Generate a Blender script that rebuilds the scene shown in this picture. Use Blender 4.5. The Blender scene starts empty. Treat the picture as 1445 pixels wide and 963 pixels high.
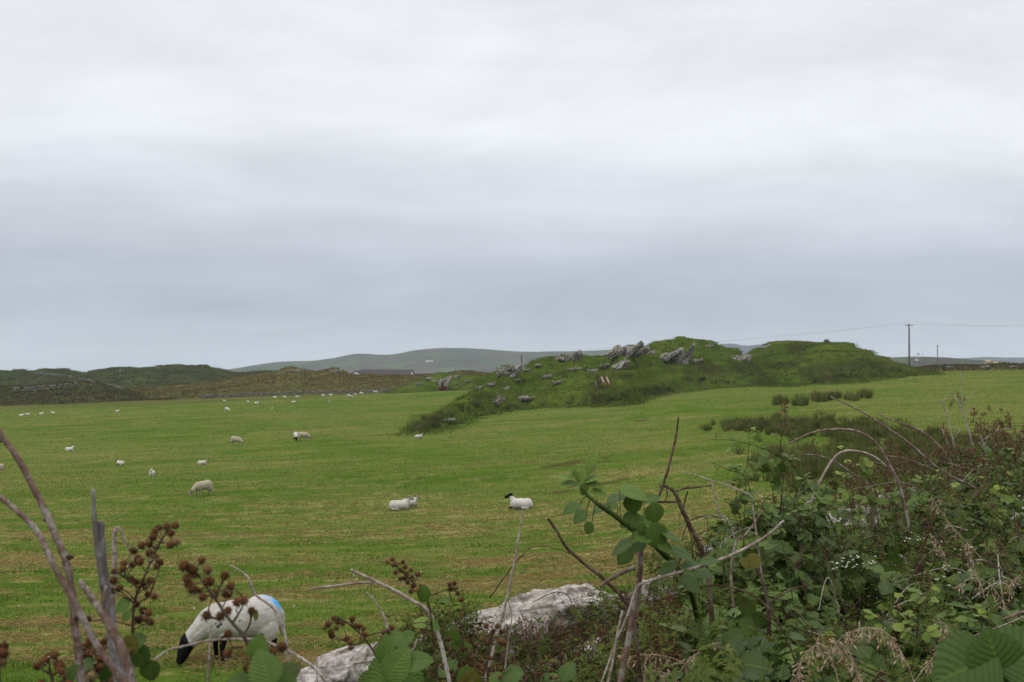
import bpy, bmesh, math, random
import numpy as np
from mathutils import Vector, Matrix, Euler, noise as mnoise

random.seed(7)
rng = np.random.default_rng(7)
R = math.radians
SC = bpy.context.scene
COL = SC.collection

# ------------------------------------------------------------------ camera
FPX, CX, HY, CAMZ = 1555.0, 722.5, 512.0, 7.0
cam_d = bpy.data.cameras.new('camera')
cam = bpy.data.objects.new('camera', cam_d)
COL.objects.link(cam)
cam.location = (0, 0, CAMZ)
cam.rotation_euler = (R(90) + math.atan(30.5 / FPX), 0, 0)
cam_d.sensor_width = 22.3
cam_d.lens = FPX / 1445 * 22.3
cam_d.clip_start = 0.05
cam_d.clip_end = 30000
cam_d.dof.use_dof = True
cam_d.dof.focus_distance = 9.0
cam_d.dof.aperture_fstop = 8.0
SC.camera = cam

# ------------------------------------------------------------------ world
SUN_EL, SUN_AZ = R(52), R(215)      # soft light from behind and to the left
w = bpy.data.worlds.new('World')
SC.world = w
w.use_nodes = True
nt = w.node_tree
nt.nodes.clear()
def N(tree, typ, **kw):
    n = tree.nodes.new(typ)
    for k, v in kw.items():
        if k.startswith('i_'):
            key = k[2:]
            key = int(key) if key.isdigit() else key.replace('_', ' ')
            n.inputs[key].default_value = v
        else:
            setattr(n, k, v)
    return n
def ramp(tree, stops, interp='LINEAR'):
    n = tree.nodes.new('ShaderNodeValToRGB')
    cr = n.color_ramp
    cr.interpolation = interp
    while len(cr.elements) > 1:
        cr.elements.remove(cr.elements[0])
    for i, (p, c) in enumerate(stops):
        e = cr.elements[0] if i == 0 else cr.elements.new(p)
        e.position = p
        e.color = (*c, 1)
    return n
def lin(r, g, b):
    f = lambda c: (c / 255 / 12.92) if c <= 10 else ((c / 255 + 0.055) / 1.055) ** 2.4
    return (f(r), f(g), f(b))
L = nt.links.new
geo = N(nt, 'ShaderNodeTexCoord')
sep = N(nt, 'ShaderNodeSeparateXYZ'); L(geo.outputs['Generated'], sep.inputs[0])
zc = N(nt, 'ShaderNodeMath', operation='MAXIMUM', i_1=0.0); L(sep.outputs['Z'], zc.inputs[0])
za = N(nt, 'ShaderNodeMath', operation='ADD', i_1=0.16); L(zc.outputs[0], za.inputs[0])
dx = N(nt, 'ShaderNodeMath', operation='DIVIDE'); L(sep.outputs['X'], dx.inputs[0]); L(za.outputs[0], dx.inputs[1])
dy = N(nt, 'ShaderNodeMath', operation='DIVIDE'); L(sep.outputs['Y'], dy.inputs[0]); L(za.outputs[0], dy.inputs[1])
cmb = N(nt, 'ShaderNodeCombineXYZ'); L(dx.outputs[0], cmb.inputs[0]); L(dy.outputs[0], cmb.inputs[1])
mp = N(nt, 'ShaderNodeMapping'); mp.inputs['Scale'].default_value = (0.62, 1.0, 1); mp.inputs['Rotation'].default_value = (0, 0, R(3))
mp.inputs['Location'].default_value = (3.1, 1.7, 0)
L(cmb.outputs[0], mp.inputs[0])
n1 = N(nt, 'ShaderNodeTexNoise', i_Scale=0.9, i_Detail=6.0, i_Roughness=0.5, i_Distortion=0.25); L(mp.outputs[0], n1.inputs['Vector'])
n2 = N(nt, 'ShaderNodeTexNoise', i_Scale=2.2, i_Detail=7.0, i_Roughness=0.62, i_Distortion=0.6); L(mp.outputs[0], n2.inputs['Vector'])
# elevation wobbled by the large cloud masses
wob = N(nt, 'ShaderNodeMath', operation='SUBTRACT', i_1=0.5); L(n1.outputs[0], wob.inputs[0])
wz = N(nt, 'ShaderNodeMath', operation='MULTIPLY', i_1=0.50); L(zc.outputs[0], wz.inputs[0])
wz2 = N(nt, 'ShaderNodeMath', operation='ADD', i_1=0.035); L(wz.outputs[0], wz2.inputs[0])
wm = N(nt, 'ShaderNodeMath', operation='MULTIPLY'); L(wob.outputs[0], wm.inputs[0]); L(wz2.outputs[0], wm.inputs[1])
el = N(nt, 'ShaderNodeMath', operation='ADD'); L(zc.outputs[0], el.inputs[0]); L(wm.outputs[0], el.inputs[1])
skyr = ramp(nt, [(0.0, lin(193, 202, 212)), (0.02, lin(188, 197, 208)), (0.05, lin(180, 190, 204)),
                 (0.085, lin(187, 194, 208)), (0.12, lin(202, 207, 218)), (0.155, lin(220, 224, 232)),
                 (0.195, lin(236, 239, 245)), (0.25, lin(236, 239, 245)), (0.32, lin(239, 242, 248)), (1.0, lin(240, 241, 245))], 'EASE')
L(el.outputs[0], skyr.inputs[0])
# fine brightness variation of the cloud base
mr = N(nt, 'ShaderNodeMapRange'); mr.inputs['From Min'].default_value = 0.3; mr.inputs['From Max'].default_value = 0.7
mr.inputs['To Min'].default_value = 0.955; mr.inputs['To Max'].default_value = 1.045; L(n2.outputs[0], mr.inputs[0])
# an overcast sky is brightest overhead
mz = N(nt, 'ShaderNodeMapRange', interpolation_type='SMOOTHSTEP'); mz.inputs['From Min'].default_value = 0.34; mz.inputs['From Max'].default_value = 0.95
mz.inputs['To Min'].default_value = 1.0; mz.inputs['To Max'].default_value = 2.0; L(zc.outputs[0], mz.inputs[0])
mm = N(nt, 'ShaderNodeMath', operation='MULTIPLY'); L(mr.outputs[0], mm.inputs[0]); L(mz.outputs[0], mm.inputs[1])
n3 = N(nt, 'ShaderNodeTexNoise', i_Scale=5.0, i_Detail=7.0, i_Roughness=0.55, i_Distortion=0.5)
mp3 = N(nt, 'ShaderNodeMapping'); mp3.inputs['Scale'].default_value = (0.8, 0.8, 2.2); L(geo.outputs['Generated'], mp3.inputs[0]); L(mp3.outputs[0], n3.inputs['Vector'])
m3 = N(nt, 'ShaderNodeMapRange'); m3.inputs['From Min'].default_value = 0.3; m3.inputs['From Max'].default_value = 0.7; m3.inputs['To Min'].default_value = 0.95; m3.inputs['To Max'].default_value = 1.14
L(n3.outputs[0], m3.inputs[0])
mm2 = N(nt, 'ShaderNodeMath', operation='MULTIPLY'); L(mm.outputs[0], mm2.inputs[0]); L(m3.outputs[0], mm2.inputs[1]); mm = mm2
vs = N(nt, 'ShaderNodeVectorMath', operation='SCALE'); L(skyr.outputs[0], vs.inputs[0]); L(mm.outputs[0], vs.inputs['Scale'])
bg_cloud = N(nt, 'ShaderNodeBackground', i_Strength=1.0); L(vs.outputs[0], bg_cloud.inputs[0])
sky = N(nt, 'ShaderNodeTexSky', sky_type='NISHITA'); sky.sun_disc = False
sky.sun_elevation = SUN_EL; sky.sun_rotation = SUN_AZ
bg_sky = N(nt, 'ShaderNodeBackground', i_Strength=0.08); L(sky.outputs[0], bg_sky.inputs[0])
mx = N(nt, 'ShaderNodeMixShader'); mx.inputs[0].default_value = 0.95   # the cloud deck lets little blue through
L(bg_sky.outputs[0], mx.inputs[1]); L(bg_cloud.outputs[0], mx.inputs[2])
wo = N(nt, 'ShaderNodeOutputWorld'); L(mx.outputs[0], wo.inputs[0])

sd = bpy.data.lights.new('sun', 'SUN'); sd.energy = 0.9; sd.angle = R(22); sd.color = (1.0, 0.965, 0.91)
so = bpy.data.objects.new('sun', sd); COL.objects.link(so)
sdir = Vector((math.sin(SUN_AZ) * math.cos(SUN_EL), math.cos(SUN_AZ) * math.cos(SUN_EL), math.sin(SUN_EL)))
so.rotation_euler = sdir.to_track_quat('Z', 'Y').to_euler()
so.location = (0, -20, 60)

SC.view_settings.view_transform = 'Standard'
SC.view_settings.look = 'None'
SC.view_settings.gamma = 1
SC.view_settings.exposure = 0
SC.view_settings.use_curve_mapping = False
SC.cycles.use_denoising = True
SC.cycles.max_bounces = 5
SC.cycles.diffuse_bounces = 3
SC.cycles.glossy_bounces = 2
SC.cycles.transmission_bounces = 3
SC.cycles.volume_bounces = 1
SC.cycles.transparent_max_bounces = 4

# ------------------------------------------------------------------ helpers
def P(px, py, d):
    return np.array([(px - CX) / FPX * d, d, CAMZ - (py - HY) / FPX * d])

def vnoise(x, y, seed=0):
    x = np.asarray(x, float); y = np.asarray(y, float)
    xi = np.floor(x).astype(np.int64); yi = np.floor(y).astype(np.int64)
    fx = x - xi; fy = y - yi
    fx = fx * fx * fx * (fx * (fx * 6 - 15) + 10); fy = fy * fy * fy * (fy * (fy * 6 - 15) + 10)
    def h(a, b):
        n = (a * 374761393 + b * 668265263 + seed * 1442695041) & 0x7fffffff
        n = ((n ^ (n >> 13)) * 1274126177) & 0x7fffffff
        n = (n ^ (n >> 16)) & 0xffff
        return n / 32767.5 - 1
    return (h(xi, yi) * (1 - fx) + h(xi + 1, yi) * fx) * (1 - fy) + (h(xi, yi + 1) * (1 - fx) + h(xi + 1, yi + 1) * fx) * fy
def fbm(x, y, oct=4, seed=0, gain=0.5):
    s = 0; a = 1; t = 0
    for i in range(oct):
        s = s + a * vnoise(x * 2 ** i + 17.3 * i, y * 2 ** i - 9.1 * i, seed + i); t += a; a *= gain
    return s / t
def sstep(a, b, x):
    t = np.clip((x - a) / (b - a), 0, 1)
    return t * t * (3 - 2 * t)

def link(name, me, parent=None):
    o = bpy.data.objects.new(name, me); COL.objects.link(o)
    if parent is not None: o.parent = parent
    return o
def mk(name, V, Fs, mat, parent=None, attrs=None, smooth=True, loc=None):
    """one mesh object from numpy arrays (world coordinates; made local to parent or loc)"""
    V = np.asarray(V, float)
    off = np.zeros(3)
    if parent is not None: off = np.array(parent.get('_base', (0, 0, 0)))
    elif loc is not None: off = np.array(loc, float)
    if not isinstance(Fs, list): Fs = [Fs]
    me = bpy.data.meshes.new(name)
    me.vertices.add(len(V))
    me.vertices.foreach_set('co', (V - off).astype(np.float32).ravel())
    loops = np.concatenate([np.asarray(f).ravel() for f in Fs]).astype(np.int32)
    cnt = np.concatenate([np.full(len(f), np.asarray(f).shape[1]) for f in Fs]).astype(np.int32)
    st = np.concatenate([[0], np.cumsum(cnt)[:-1]]).astype(np.int32)
    me.loops.add(len(loops)); me.loops.foreach_set('vertex_index', loops)
    me.polygons.add(len(cnt)); me.polygons.foreach_set('loop_start', st)
    me.polygons.foreach_set('use_smooth', np.full(len(cnt), smooth))
    me.update(calc_edges=True)
    for k, a in (attrs or {}).items():
        a = np.asarray(a, np.float32)
        if a.ndim == 1:
            at = me.attributes.new(k, 'FLOAT', 'POINT'); at.data.foreach_set('value', a)
        else:
            at = me.attributes.new(k, 'FLOAT_VECTOR', 'POINT'); at.data.foreach_set('vector', a.ravel())
    me.materials.append(mat)
    o = link(name, me, parent)
    if parent is None and loc is not None: o.location = loc
    return o
def tag(o, label=None, cat=None, group=None, kind=None):
    if label: o['label'] = label
    if cat: o['category'] = cat
    if group: o['group'] = group
    if kind: o['kind'] = kind
    return o
def thing(name, label, cat, loc, group=None):
    o = bpy.data.objects.new(name, None); COL.objects.link(o)
    o.empty_display_size = 0.2
    o.location = [float(v) for v in loc]; o['_base'] = [float(v) for v in loc]
    return tag(o, label, cat, group)

class Acc:
    def __init__(s): s.V = []; s.F = {}; s.A = {}; s.n = 0
    def add(s, V, F, **at):
        V = np.asarray(V, float)
        Fs = F if isinstance(F, list) else [F]
        for f in Fs:
            f = np.asarray(f)
            if len(f): s.F.setdefault(f.shape[1], []).append(f + s.n)
        s.V.append(V); s.n += len(V)
        for k, v in at.items():
            v = np.asarray(v, float)
            if v.ndim == 0: v = np.full(len(V), float(v))
            s.A.setdefault(k, []).append(v)
    def build(s, name, mat, parent=None, loc=None, smooth=True):
        if not s.n: return None
        return mk(name, np.concatenate(s.V), [np.concatenate(f) for f in s.F.values()], mat, parent,
                  {k: np.concatenate(v) for k, v in s.A.items()}, smooth, loc)

def crom(pts, n=6):
    """Catmull-Rom through control points (k,m)"""
    p = np.asarray(pts, float)
    if len(p) < 3:
        t = np.linspace(0, 1, n + 1)[:, None]
        return p[0] * (1 - t) + p[-1] * t
    q = np.vstack([2 * p[0] - p[1], p, 2 * p[-1] - p[-2]])
    out = []
    for i in range(1, len(q) - 2):
        t = np.linspace(0, 1, n, endpoint=False)[:, None]
        a, b, c, d = q[i - 1], q[i], q[i + 1], q[i + 2]
        out.append(0.5 * (2 * b + (c - a) * t + (2 * a - 5 * b + 4 * c - d) * t ** 2 + (3 * b - a - 3 * c + d) * t ** 3))
    out.append(p[-1:])
    return np.vstack(out)
def tube(path, rad, sides=7, rough=0.0, cap=True):
    path = np.asarray(path, float); n = len(path)
    rad = np.full(n, float(rad)) if np.ndim(rad) == 0 else np.interp(np.linspace(0, 1, n), np.linspace(0, 1, len(rad)), rad)
    T = np.gradient(path, axis=0); T /= np.linalg.norm(T, axis=1)[:, None] + 1e-12
    ref = np.array([0.31, 0.12, 0.94]) if abs(T[0] @ np.array([0.31, 0.12, 0.94])) < 0.9 else np.array([1.0, 0, 0])
    u = np.cross(T[0], ref); u /= np.linalg.norm(u)
    V = []
    for i in range(n):
        u = u - T[i] * (u @ T[i]); u /= np.linalg.norm(u) + 1e-12
        v = np.cross(T[i], u)
        a = np.arange(sides) / sides * 2 * math.pi
        rr = rad[i] * (1 + (rng.normal(0, rough, sides) if rough else 0))
        V.append(path[i] + (np.cos(a) * rr)[:, None] * u + (np.sin(a) * rr)[:, None] * v)
    V = np.vstack(V)
    i = np.arange(n - 1)[:, None] * sides; j = np.arange(sides)[None]; k = (j + 1) % sides
    Fq = np.stack([i + j, i + k, i + sides + k, i + sides + j], -1).reshape(-1, 4)
    if cap:
        V = np.vstack([V, path[0], path[-1]])
        a, b = n * sides, n * sides + 1
        j = np.arange(sides); k = (j + 1) % sides
        tris = np.vstack([np.stack([k, j, np.full(sides, a)], -1), np.stack([(n - 1) * sides + j, (n - 1) * sides + k, np.full(sides, b)], -1)])
        return V, [Fq, tris]
    return V, [Fq]
def box(c, s, rz=0.0):
    c = np.array(c, float); h = np.array(s, float) / 2
    V = np.array([[x, y, z] for x in (-1, 1) for y in (-1, 1) for z in (-1, 1)]) * h
    ca, sa = math.cos(rz), math.sin(rz)
    V = V @ np.array([[ca, sa, 0], [-sa, ca, 0], [0, 0, 1]]) + c
    Fq = np.array([[0, 1, 3, 2], [4, 6, 7, 5], [0, 4, 5, 1], [2, 3, 7, 6], [0, 2, 6, 4], [1, 5, 7, 3]])
    return V, Fq
def scatter(acc, V0, F0, M, T, **at):
    """bake instances: M (k,3,3) columns = axes, T (k,3); at: per-instance values, or luv template"""
    k, n = len(T), len(V0)
    if k == 0: return
    V = np.einsum('kij,nj->kni', M, V0) + T[:, None, :]
    Fs = F0 if isinstance(F0, list) else [F0]
    base = (np.arange(k) * n)[:, None, None]
    Fo = [(f[None] + base).reshape(-1, f.shape[1]) for f in Fs]
    A = {}
    for kk, v in at.items():
        v = np.asarray(v, float)
        if v.ndim == 2 and len(v) == n: A[kk] = np.tile(v, (k, 1))
        else: A[kk] = np.repeat(v, n)
    acc.add(V.reshape(-1, 3), Fo, **A)
def nrm(a): return a / (np.linalg.norm(a, axis=-1, keepdims=True) + 1e-12)
def frames(axis, up):
    """columns side, axis, normal"""
    a = nrm(axis); s = nrm(np.cross(a, up)); n = np.cross(s, a)
    return np.stack([s, a, n], -1)
def rnd_dirs(k):
    return nrm(rng.normal(size=(k, 3)))

# ------------------------------------------------------------------ materials
def mat(name, build, disp=False):
    m = bpy.data.materials.new(name); m.use_nodes = True
    t = m.node_tree; t.nodes.clear()
    out = N(t, 'ShaderNodeOutputMaterial')
    bs = N(t, 'ShaderNodeBsdfPrincipled', i_Roughness=0.9)
    bs.inputs['Specular IOR Level'].default_value = 0.0
    t.links.new(bs.outputs[0], out.inputs[0])
    build(t, bs, out)
    return m
def tex(t, kind='Noise', scale=5, detail=4, rough=0.55, dist=0.0, vec=None, coord='Object'):
    n = N(t, 'ShaderNodeTexNoise', i_Scale=scale, i_Detail=detail, i_Roughness=rough, i_Distortion=dist)
    if vec is None:
        c = N(t, 'ShaderNodeTexCoord'); t.links.new(c.outputs[coord], n.inputs['Vector'])
    else: t.links.new(vec, n.inputs['Vector'])
    return n.outputs[0]
def mapped(t, scale, rot=0.0, coord='Object'):
    c = N(t, 'ShaderNodeTexCoord'); m = N(t, 'ShaderNodeMapping')
    m.inputs['Scale'].default_value = scale; m.inputs['Rotation'].default_value = (0, 0, rot)
    t.links.new(c.outputs[coord], m.inputs[0]); return m.outputs[0]
def attr(t, name, out='Fac'):
    return N(t, 'ShaderNodeAttribute', attribute_name=name).outputs[out]
def rng_map(t, s, a, b, c=0.0, d=1.0):
    n = N(t, 'ShaderNodeMapRange'); n.inputs[1].default_value = a; n.inputs[2].default_value = b
    n.inputs[3].default_value = c; n.inputs[4].default_value = d
    t.links.new(s, n.inputs[0]); return n.outputs[0]
def mix(t, f, a, b, blend='MIX'):
    n = N(t, 'ShaderNodeMix', data_type='RGBA', blend_type=blend)
    for s, v in ((n.inputs[0], f), (n.inputs[6], a), (n.inputs[7], b)):
        if isinstance(v, (int, float)): s.default_value = v
        elif isinstance(v, tuple): s.default_value = (*v, 1)
        else: t.links.new(v, s)
    return n.outputs[2]
def math_(t, op, a, b=0.0):
    n = N(t, 'ShaderNodeMath', operation=op)
    for s, v in ((n.inputs[0], a), (n.inputs[1], b)):
        if isinstance(v, (int, float)): s.default_value = v
        else: t.links.new(v, s)
    return n.outputs[0]
def bump(t, bs, h, strength=0.5, dist=0.02):
    n = N(t, 'ShaderNodeBump', i_Strength=strength, i_Distance=dist)
    t.links.new(h, n.inputs['Height']); t.links.new(n.outputs[0], bs.inputs['Normal'])
def setc(t, bs, c):
    if isinstance(c, tuple): bs.inputs['Base Color'].default_value = (*c, 1)
    else: t.links.new(c, bs.inputs['Base Color'])

G1, G2, G3 = (0.056, 0.102, 0.012), (0.088, 0.138, 0.020), (0.132, 0.146, 0.036)
def m_field(t, bs, out):
    # mown pasture: green sward, duller and yellower patches, straw rows from the attribute
    big = tex(t, scale=0.035, detail=5, rough=0.6)
    mid = tex(t, scale=1.0, detail=5, rough=0.65, vec=mapped(t, (0.10, 0.42, 1), R(-6)))
    fine = tex(t, scale=9, detail=6, rough=0.7)
    c = mix(t, rng_map(t, mid, 0.42, 0.58), G1, G2)
    c = mix(t, rng_map(t, big, 0.42, 0.60, 0, 0.8), c, G3)
    str2 = tex(t, scale=1.0, detail=6, rough=0.7, vec=mapped(t, (0.05, 0.30, 1), R(-7)))
    c = mix(t, rng_map(t, str2, 0.50, 0.60, 0, 0.65), c, (0.185, 0.160, 0.052))
    m2 = tex(t, scale=1.0, detail=6, rough=0.8, vec=mapped(t, (0.42, 0.75, 1), R(-8)))
    c = mix(t, rng_map(t, m2, 0.53, 0.66, 0, 0.6), c, (0.200, 0.180, 0.066))
    c = mix(t, rng_map(t, m2, 0.46, 0.34, 0, 0.55), c, (0.040, 0.078, 0.008))
    c = mix(t, rng_map(t, fine, 0.3, 0.72, 0, 0.55), c, (0.045, 0.075, 0.012))
    st = attr(t, 'straw')
    sn = tex(t, scale=6, detail=5, rough=0.75, vec=mapped(t, (0.5, 1.6, 1), R(-8)))
    sf = math_(t, 'MULTIPLY', st, rng_map(t, sn, 0.36, 0.6, 0.15, 1.0))
    c = mix(t, sf, c, (0.300, 0.240, 0.095))
    c = mix(t, math_(t, 'MULTIPLY', attr(t, 'soil'), rng_map(t, m2, 0.3, 0.6, .3, 1)), c, (0.055, 0.038, 0.018))
    c = mix(t, math_(t, 'MULTIPLY', attr(t, 'rough'), rng_map(t, mid, 0.3, 0.7, 0.7, 1)), c, mix(t, rng_map(t, fine, .35, .65), (0.045, 0.042, 0.016), (0.105, 0.083, 0.030)))
    c = mix(t, attr(t, 'verge'), c, mix(t, rng_map(t, fine, .35, .65), (0.03, 0.035, 0.012), (0.07, 0.075, 0.025)))
    setc(t, bs, c)
    bump(t, bs, math_(t, 'ADD', fine, tex(t, scale=2.2, detail=5)), 0.7, 0.06)
M_field = mat('pasture', m_field)

def hill_mat(name, a, b, c3, patch, s1=0.03, s2=0.4, amount=0.6, rows=None):
    def f(t, bs, out):
        big = tex(t, scale=s1, detail=6, rough=0.62, dist=0.4)
        mid = tex(t, scale=s1 * 5, detail=7, rough=0.68)
        fine = tex(t, scale=s2, detail=6, rough=0.7)
        c = mix(t, rng_map(t, big, 0.4, 0.6), a, b)
        c = mix(t, rng_map(t, mid, 0.44, 0.62, 0, 0.85), c, c3)
        c = mix(t, rng_map(t, fine, 0.46, 0.66, 0, amount), c, patch)
        if rows is not None:
            c = mix(t, math_(t, 'MULTIPLY', attr(t, 'mask'), rng_map(t, fine, .3, .6, .55, 1)), c, rows)
        setc(t, bs, c)
        bump(t, bs, fine, 0.8, 0.5 / max(s2, 0.05) * 0.25)
    return mat(name, f)
M_knoll = hill_mat('knoll_turf', (0.050, 0.084, 0.009), (0.080, 0.116, 0.014), (0.034, 0.048, 0.010), (0.066, 0.060, 0.020), 0.09, 1.3, 0.75, (0.034, 0.036, 0.012))
M_moor_brown = hill_mat('moor_brown', (0.066, 0.062, 0.018), (0.092, 0.070, 0.026), (0.056, 0.070, 0.018), (0.115, 0.080, 0.034), 0.03, 0.7, 0.6)
M_moor_front = hill_mat('moor_dark', (0.045, 0.048, 0.015), (0.060, 0.052, 0.022), (0.045, 0.056, 0.016), (0.035, 0.030, 0.014), 0.05, 0.8, 0.6)
M_moor_green = hill_mat('moor_green', (0.040, 0.058, 0.018), (0.058, 0.070, 0.022), (0.024, 0.030, 0.014), (0.020, 0.022, 0.012), 0.018, 0.16, 0.75)
M_far = hill_mat('far_hill', (0.024, 0.042, 0.020), (0.066, 0.054, 0.042), (0.042, 0.034, 0.034), (0.070, 0.110, 0.030), 0.004, 0.014, 0.9)
M_farther = hill_mat('farther_hill', (0.035, 0.042, 0.045), (0.045, 0.05, 0.05), (0.03, 0.035, 0.04), (0.05, 0.06, 0.045), 0.002, 0.01, 0.5)

def m_rock(base, light, dark, sc=3.0, lich=0.5):
    def f(t, bs, out):
        a = tex(t, scale=sc, detail=7, rough=0.7, dist=0.3)
        b = tex(t, scale=sc * 3.1, detail=6, rough=0.7)
        s = tex(t, scale=sc * 1.2, detail=5, rough=0.7, vec=mapped(t, (3.5, 0.5, 1.2), R(20)))
        c = mix(t, rng_map(t, a, 0.4, 0.6), base, dark)
        c = mix(t, rng_map(t, b, 0.46, 0.62, 0, lich), c, light)
        c = mix(t, rng_map(t, s, 0.54, 0.64, 0, 0.7), c, dark)
        setc(t, bs, c)
        bump(t, bs, math_(t, 'ADD', math_(t, 'ADD', a, s), math_(t, 'MULTIPLY', b, 0.5)), 0.9, 0.12 / sc)
    return f
M_rock_far = mat('slate_rock', m_rock((0.19, 0.18, 0.15), (0.38, 0.36, 0.32), (0.075, 0.066, 0.048), 0.9, 0.8))
M_rock_near = mat('wall_stone', m_rock((0.33, 0.29, 0.25), (0.50, 0.455, 0.41), (0.085, 0.075, 0.060), 5.0, 0.8))
M_wall_far = mat('field_wall_stone', m_rock((0.15, 0.14, 0.125), (0.30, 0.29, 0.27), (0.035, 0.033, 0.028), 1.2, 0.6))

def leafmat(name, dark, light, young, gloss=0.5, tr=0.15, veins=1.0, spot=None):
    shine = 0.2 if veins else 0.0
    def f(t, bs, out):
        tint = attr(t, 'tint')
        c = mix(t, rng_map(t, tint, 0, 0.8), dark, light)
        c = mix(t, rng_map(t, tint, 0.88, 0.97), c, young)
        nz = tex(t, scale=30, detail=3)
        c = mix(t, rng_map(t, nz, 0.35, 0.7, 0, 0.35), c, dark)
        if spot:
            c = mix(t, rng_map(t, tex(t, scale=14, detail=2), 0.62, 0.72, 0, 0.6), c, spot)
        if veins:
            sp = N(t, 'ShaderNodeSeparateXYZ'); t.links.new(attr(t, 'luv', 'Vector'), sp.inputs[0])
            ax = math_(t, 'ABSOLUTE', sp.outputs[0])
            ph = math_(t, 'SUBTRACT', math_(t, 'MULTIPLY', sp.outputs[1], 9.0), math_(t, 'MULTIPLY', ax, 2.6))
            wv = math_(t, 'ABSOLUTE', math_(t, 'SINE', math_(t, 'MULTIPLY', ph, math.pi)))
            vein = math_(t, 'LESS_THAN', wv, 0.16)
            mid = math_(t, 'LESS_THAN', ax, 0.05)
            vv = math_(t, 'MAXIMUM', math_(t, 'MULTIPLY', vein, 0.30), math_(t, 'MULTIPLY', mid, 0.5))
            c = mix(t, vv, c, light)
            bump(t, bs, wv, 0.55 * veins, 0.004)
        setc(t, bs, c)
        bs.inputs['Roughness'].default_value = gloss
        bs.inputs['Specular IOR Level'].default_value = shine
        if tr:
            tl = N(t, 'ShaderNodeBsdfTranslucent'); t.links.new(c, tl.inputs[0])
            ms = N(t, 'ShaderNodeMixShader'); ms.inputs[0].default_value = tr
            t.links.new(bs.outputs[0], ms.inputs[1]); t.links.new(tl.outputs[0], ms.inputs[2])
            t.links.new(ms.outputs[0], out.inputs[0])
    return mat(name, f)
M_leaf = leafmat('bramble_leaf', (0.032, 0.056, 0.011), (0.110, 0.162, 0.028), (0.200, 0.250, 0.040), 0.55, 0.2, 0.6, (0.05, 0.03, 0.015))
M_leaf_near = leafmat('broad_bramble_leaf', (0.034, 0.066, 0.010), (0.095, 0.158, 0.022), (0.20, 0.26, 0.04), 0.5, 0.22, 0.5, (0.07, 0.05, 0.02))
M_leaf_yel = leafmat('turning_leaf', (0.075, 0.075, 0.012), (0.125, 0.115, 0.014), (0.22, 0.13, 0.02), 0.55, 0.2, 1.0, (0.12, 0.04, 0.01))
M_herb = leafmat('herb_leaf', (0.040, 0.052, 0.014), (0.090, 0.112, 0.028), (0.17, 0.13, 0.06), 0.6, 0.15, 0)
M_blade = leafmat('grass_blade', (0.066, 0.120, 0.015), (0.122, 0.192, 0.030), (0.25, 0.225, 0.08), 0.7, 0.1, 0)
M_rush = leafmat('rush_blade', (0.048, 0.062, 0.016), (0.115, 0.128, 0.038), (0.21, 0.155, 0.075), 0.75, 0.0, 0)
M_tuss = leafmat('tussock_blade', (0.040, 0.052, 0.013), (0.108, 0.156, 0.024), (0.17, 0.15, 0.055), 0.8, 0.0, 0)
M_strawb = leafmat('straw', (0.23, 0.17, 0.065), (0.36, 0.275, 0.115), (0.43, 0.345, 0.17), 0.8, 0.0, 0)
def barkf(a, b, c3, sc=60):
    def f(t, bs, out):
        n = tex(t, scale=sc, detail=5, rough=0.7)
        n2 = tex(t, scale=sc * .3, detail=4, rough=0.7)
        c = mix(t, rng_map(t, n, 0.4, 0.6), a, b)
        c = mix(t, rng_map(t, n2, 0.5, 0.60, 0, 0.85), c, c3)
        n3 = tex(t, scale=sc * 3.5, detail=5, rough=0.75, vec=mapped(t, (1, 1, 0.25)))
        c = mix(t, rng_map(t, n3, 0.5, 0.66, 0, 0.75), c, tuple(v * 0.35 for v in a))
        setc(t, bs, c); bump(t, bs, math_(t, 'ADD', n, n3), 0.9, 0.002)
    return f
M_cane_dead = mat('dead_cane', barkf((0.20, 0.145, 0.11), (0.34, 0.29, 0.24), (0.44, 0.40, 0.35)))
M_cane_red = mat('weathered_cane', barkf((0.13, 0.078, 0.055), (0.21, 0.15, 0.12), (0.33, 0.295, 0.26), 70))
M_cane_dark = mat('brown_cane', barkf((0.045, 0.028, 0.018), (0.085, 0.052, 0.034), (0.14, 0.11, 0.08)))
M_cane_green = mat('green_cane', barkf((0.045, 0.075, 0.020), (0.065, 0.095, 0.026), (0.09, 0.07, 0.035)))
M_cane_grey = mat('grey_wood', barkf((0.17, 0.155, 0.145), (0.28, 0.265, 0.25), (0.11, 0.09, 0.08), 45))
M_burr = leafmat('bramble_burr', (0.065, 0.032, 0.014), (0.165, 0.078, 0.036), (0.23, 0.16, 0.08), 0.85, 0.0, 0)
M_sepal = mat('dry_sepal', barkf((0.25, 0.20, 0.12), (0.33, 0.29, 0.2), (0.14, 0.13, 0.06), 90))
M_seed = mat('seed_head', barkf((0.36, 0.25, 0.16), (0.54, 0.43, 0.31), (0.28, 0.17, 0.11), 90))
M_white = mat('white_petal', barkf((0.42, 0.41, 0.33), (0.58, 0.56, 0.49), (0.26, 0.25, 0.15), 90))
def flat(name, c, rough=0.8, sc=8, var=0.25):
    def f(t, bs, out):
        n = tex(t, scale=sc, detail=5, rough=0.65)
        setc(t, bs, mix(t, rng_map(t, n, 0.35, 0.65, 0, 1), c, tuple(v * (1 - var) for v in c)))
        bs.inputs['Roughness'].default_value = rough
    return mat(name, f)

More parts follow.
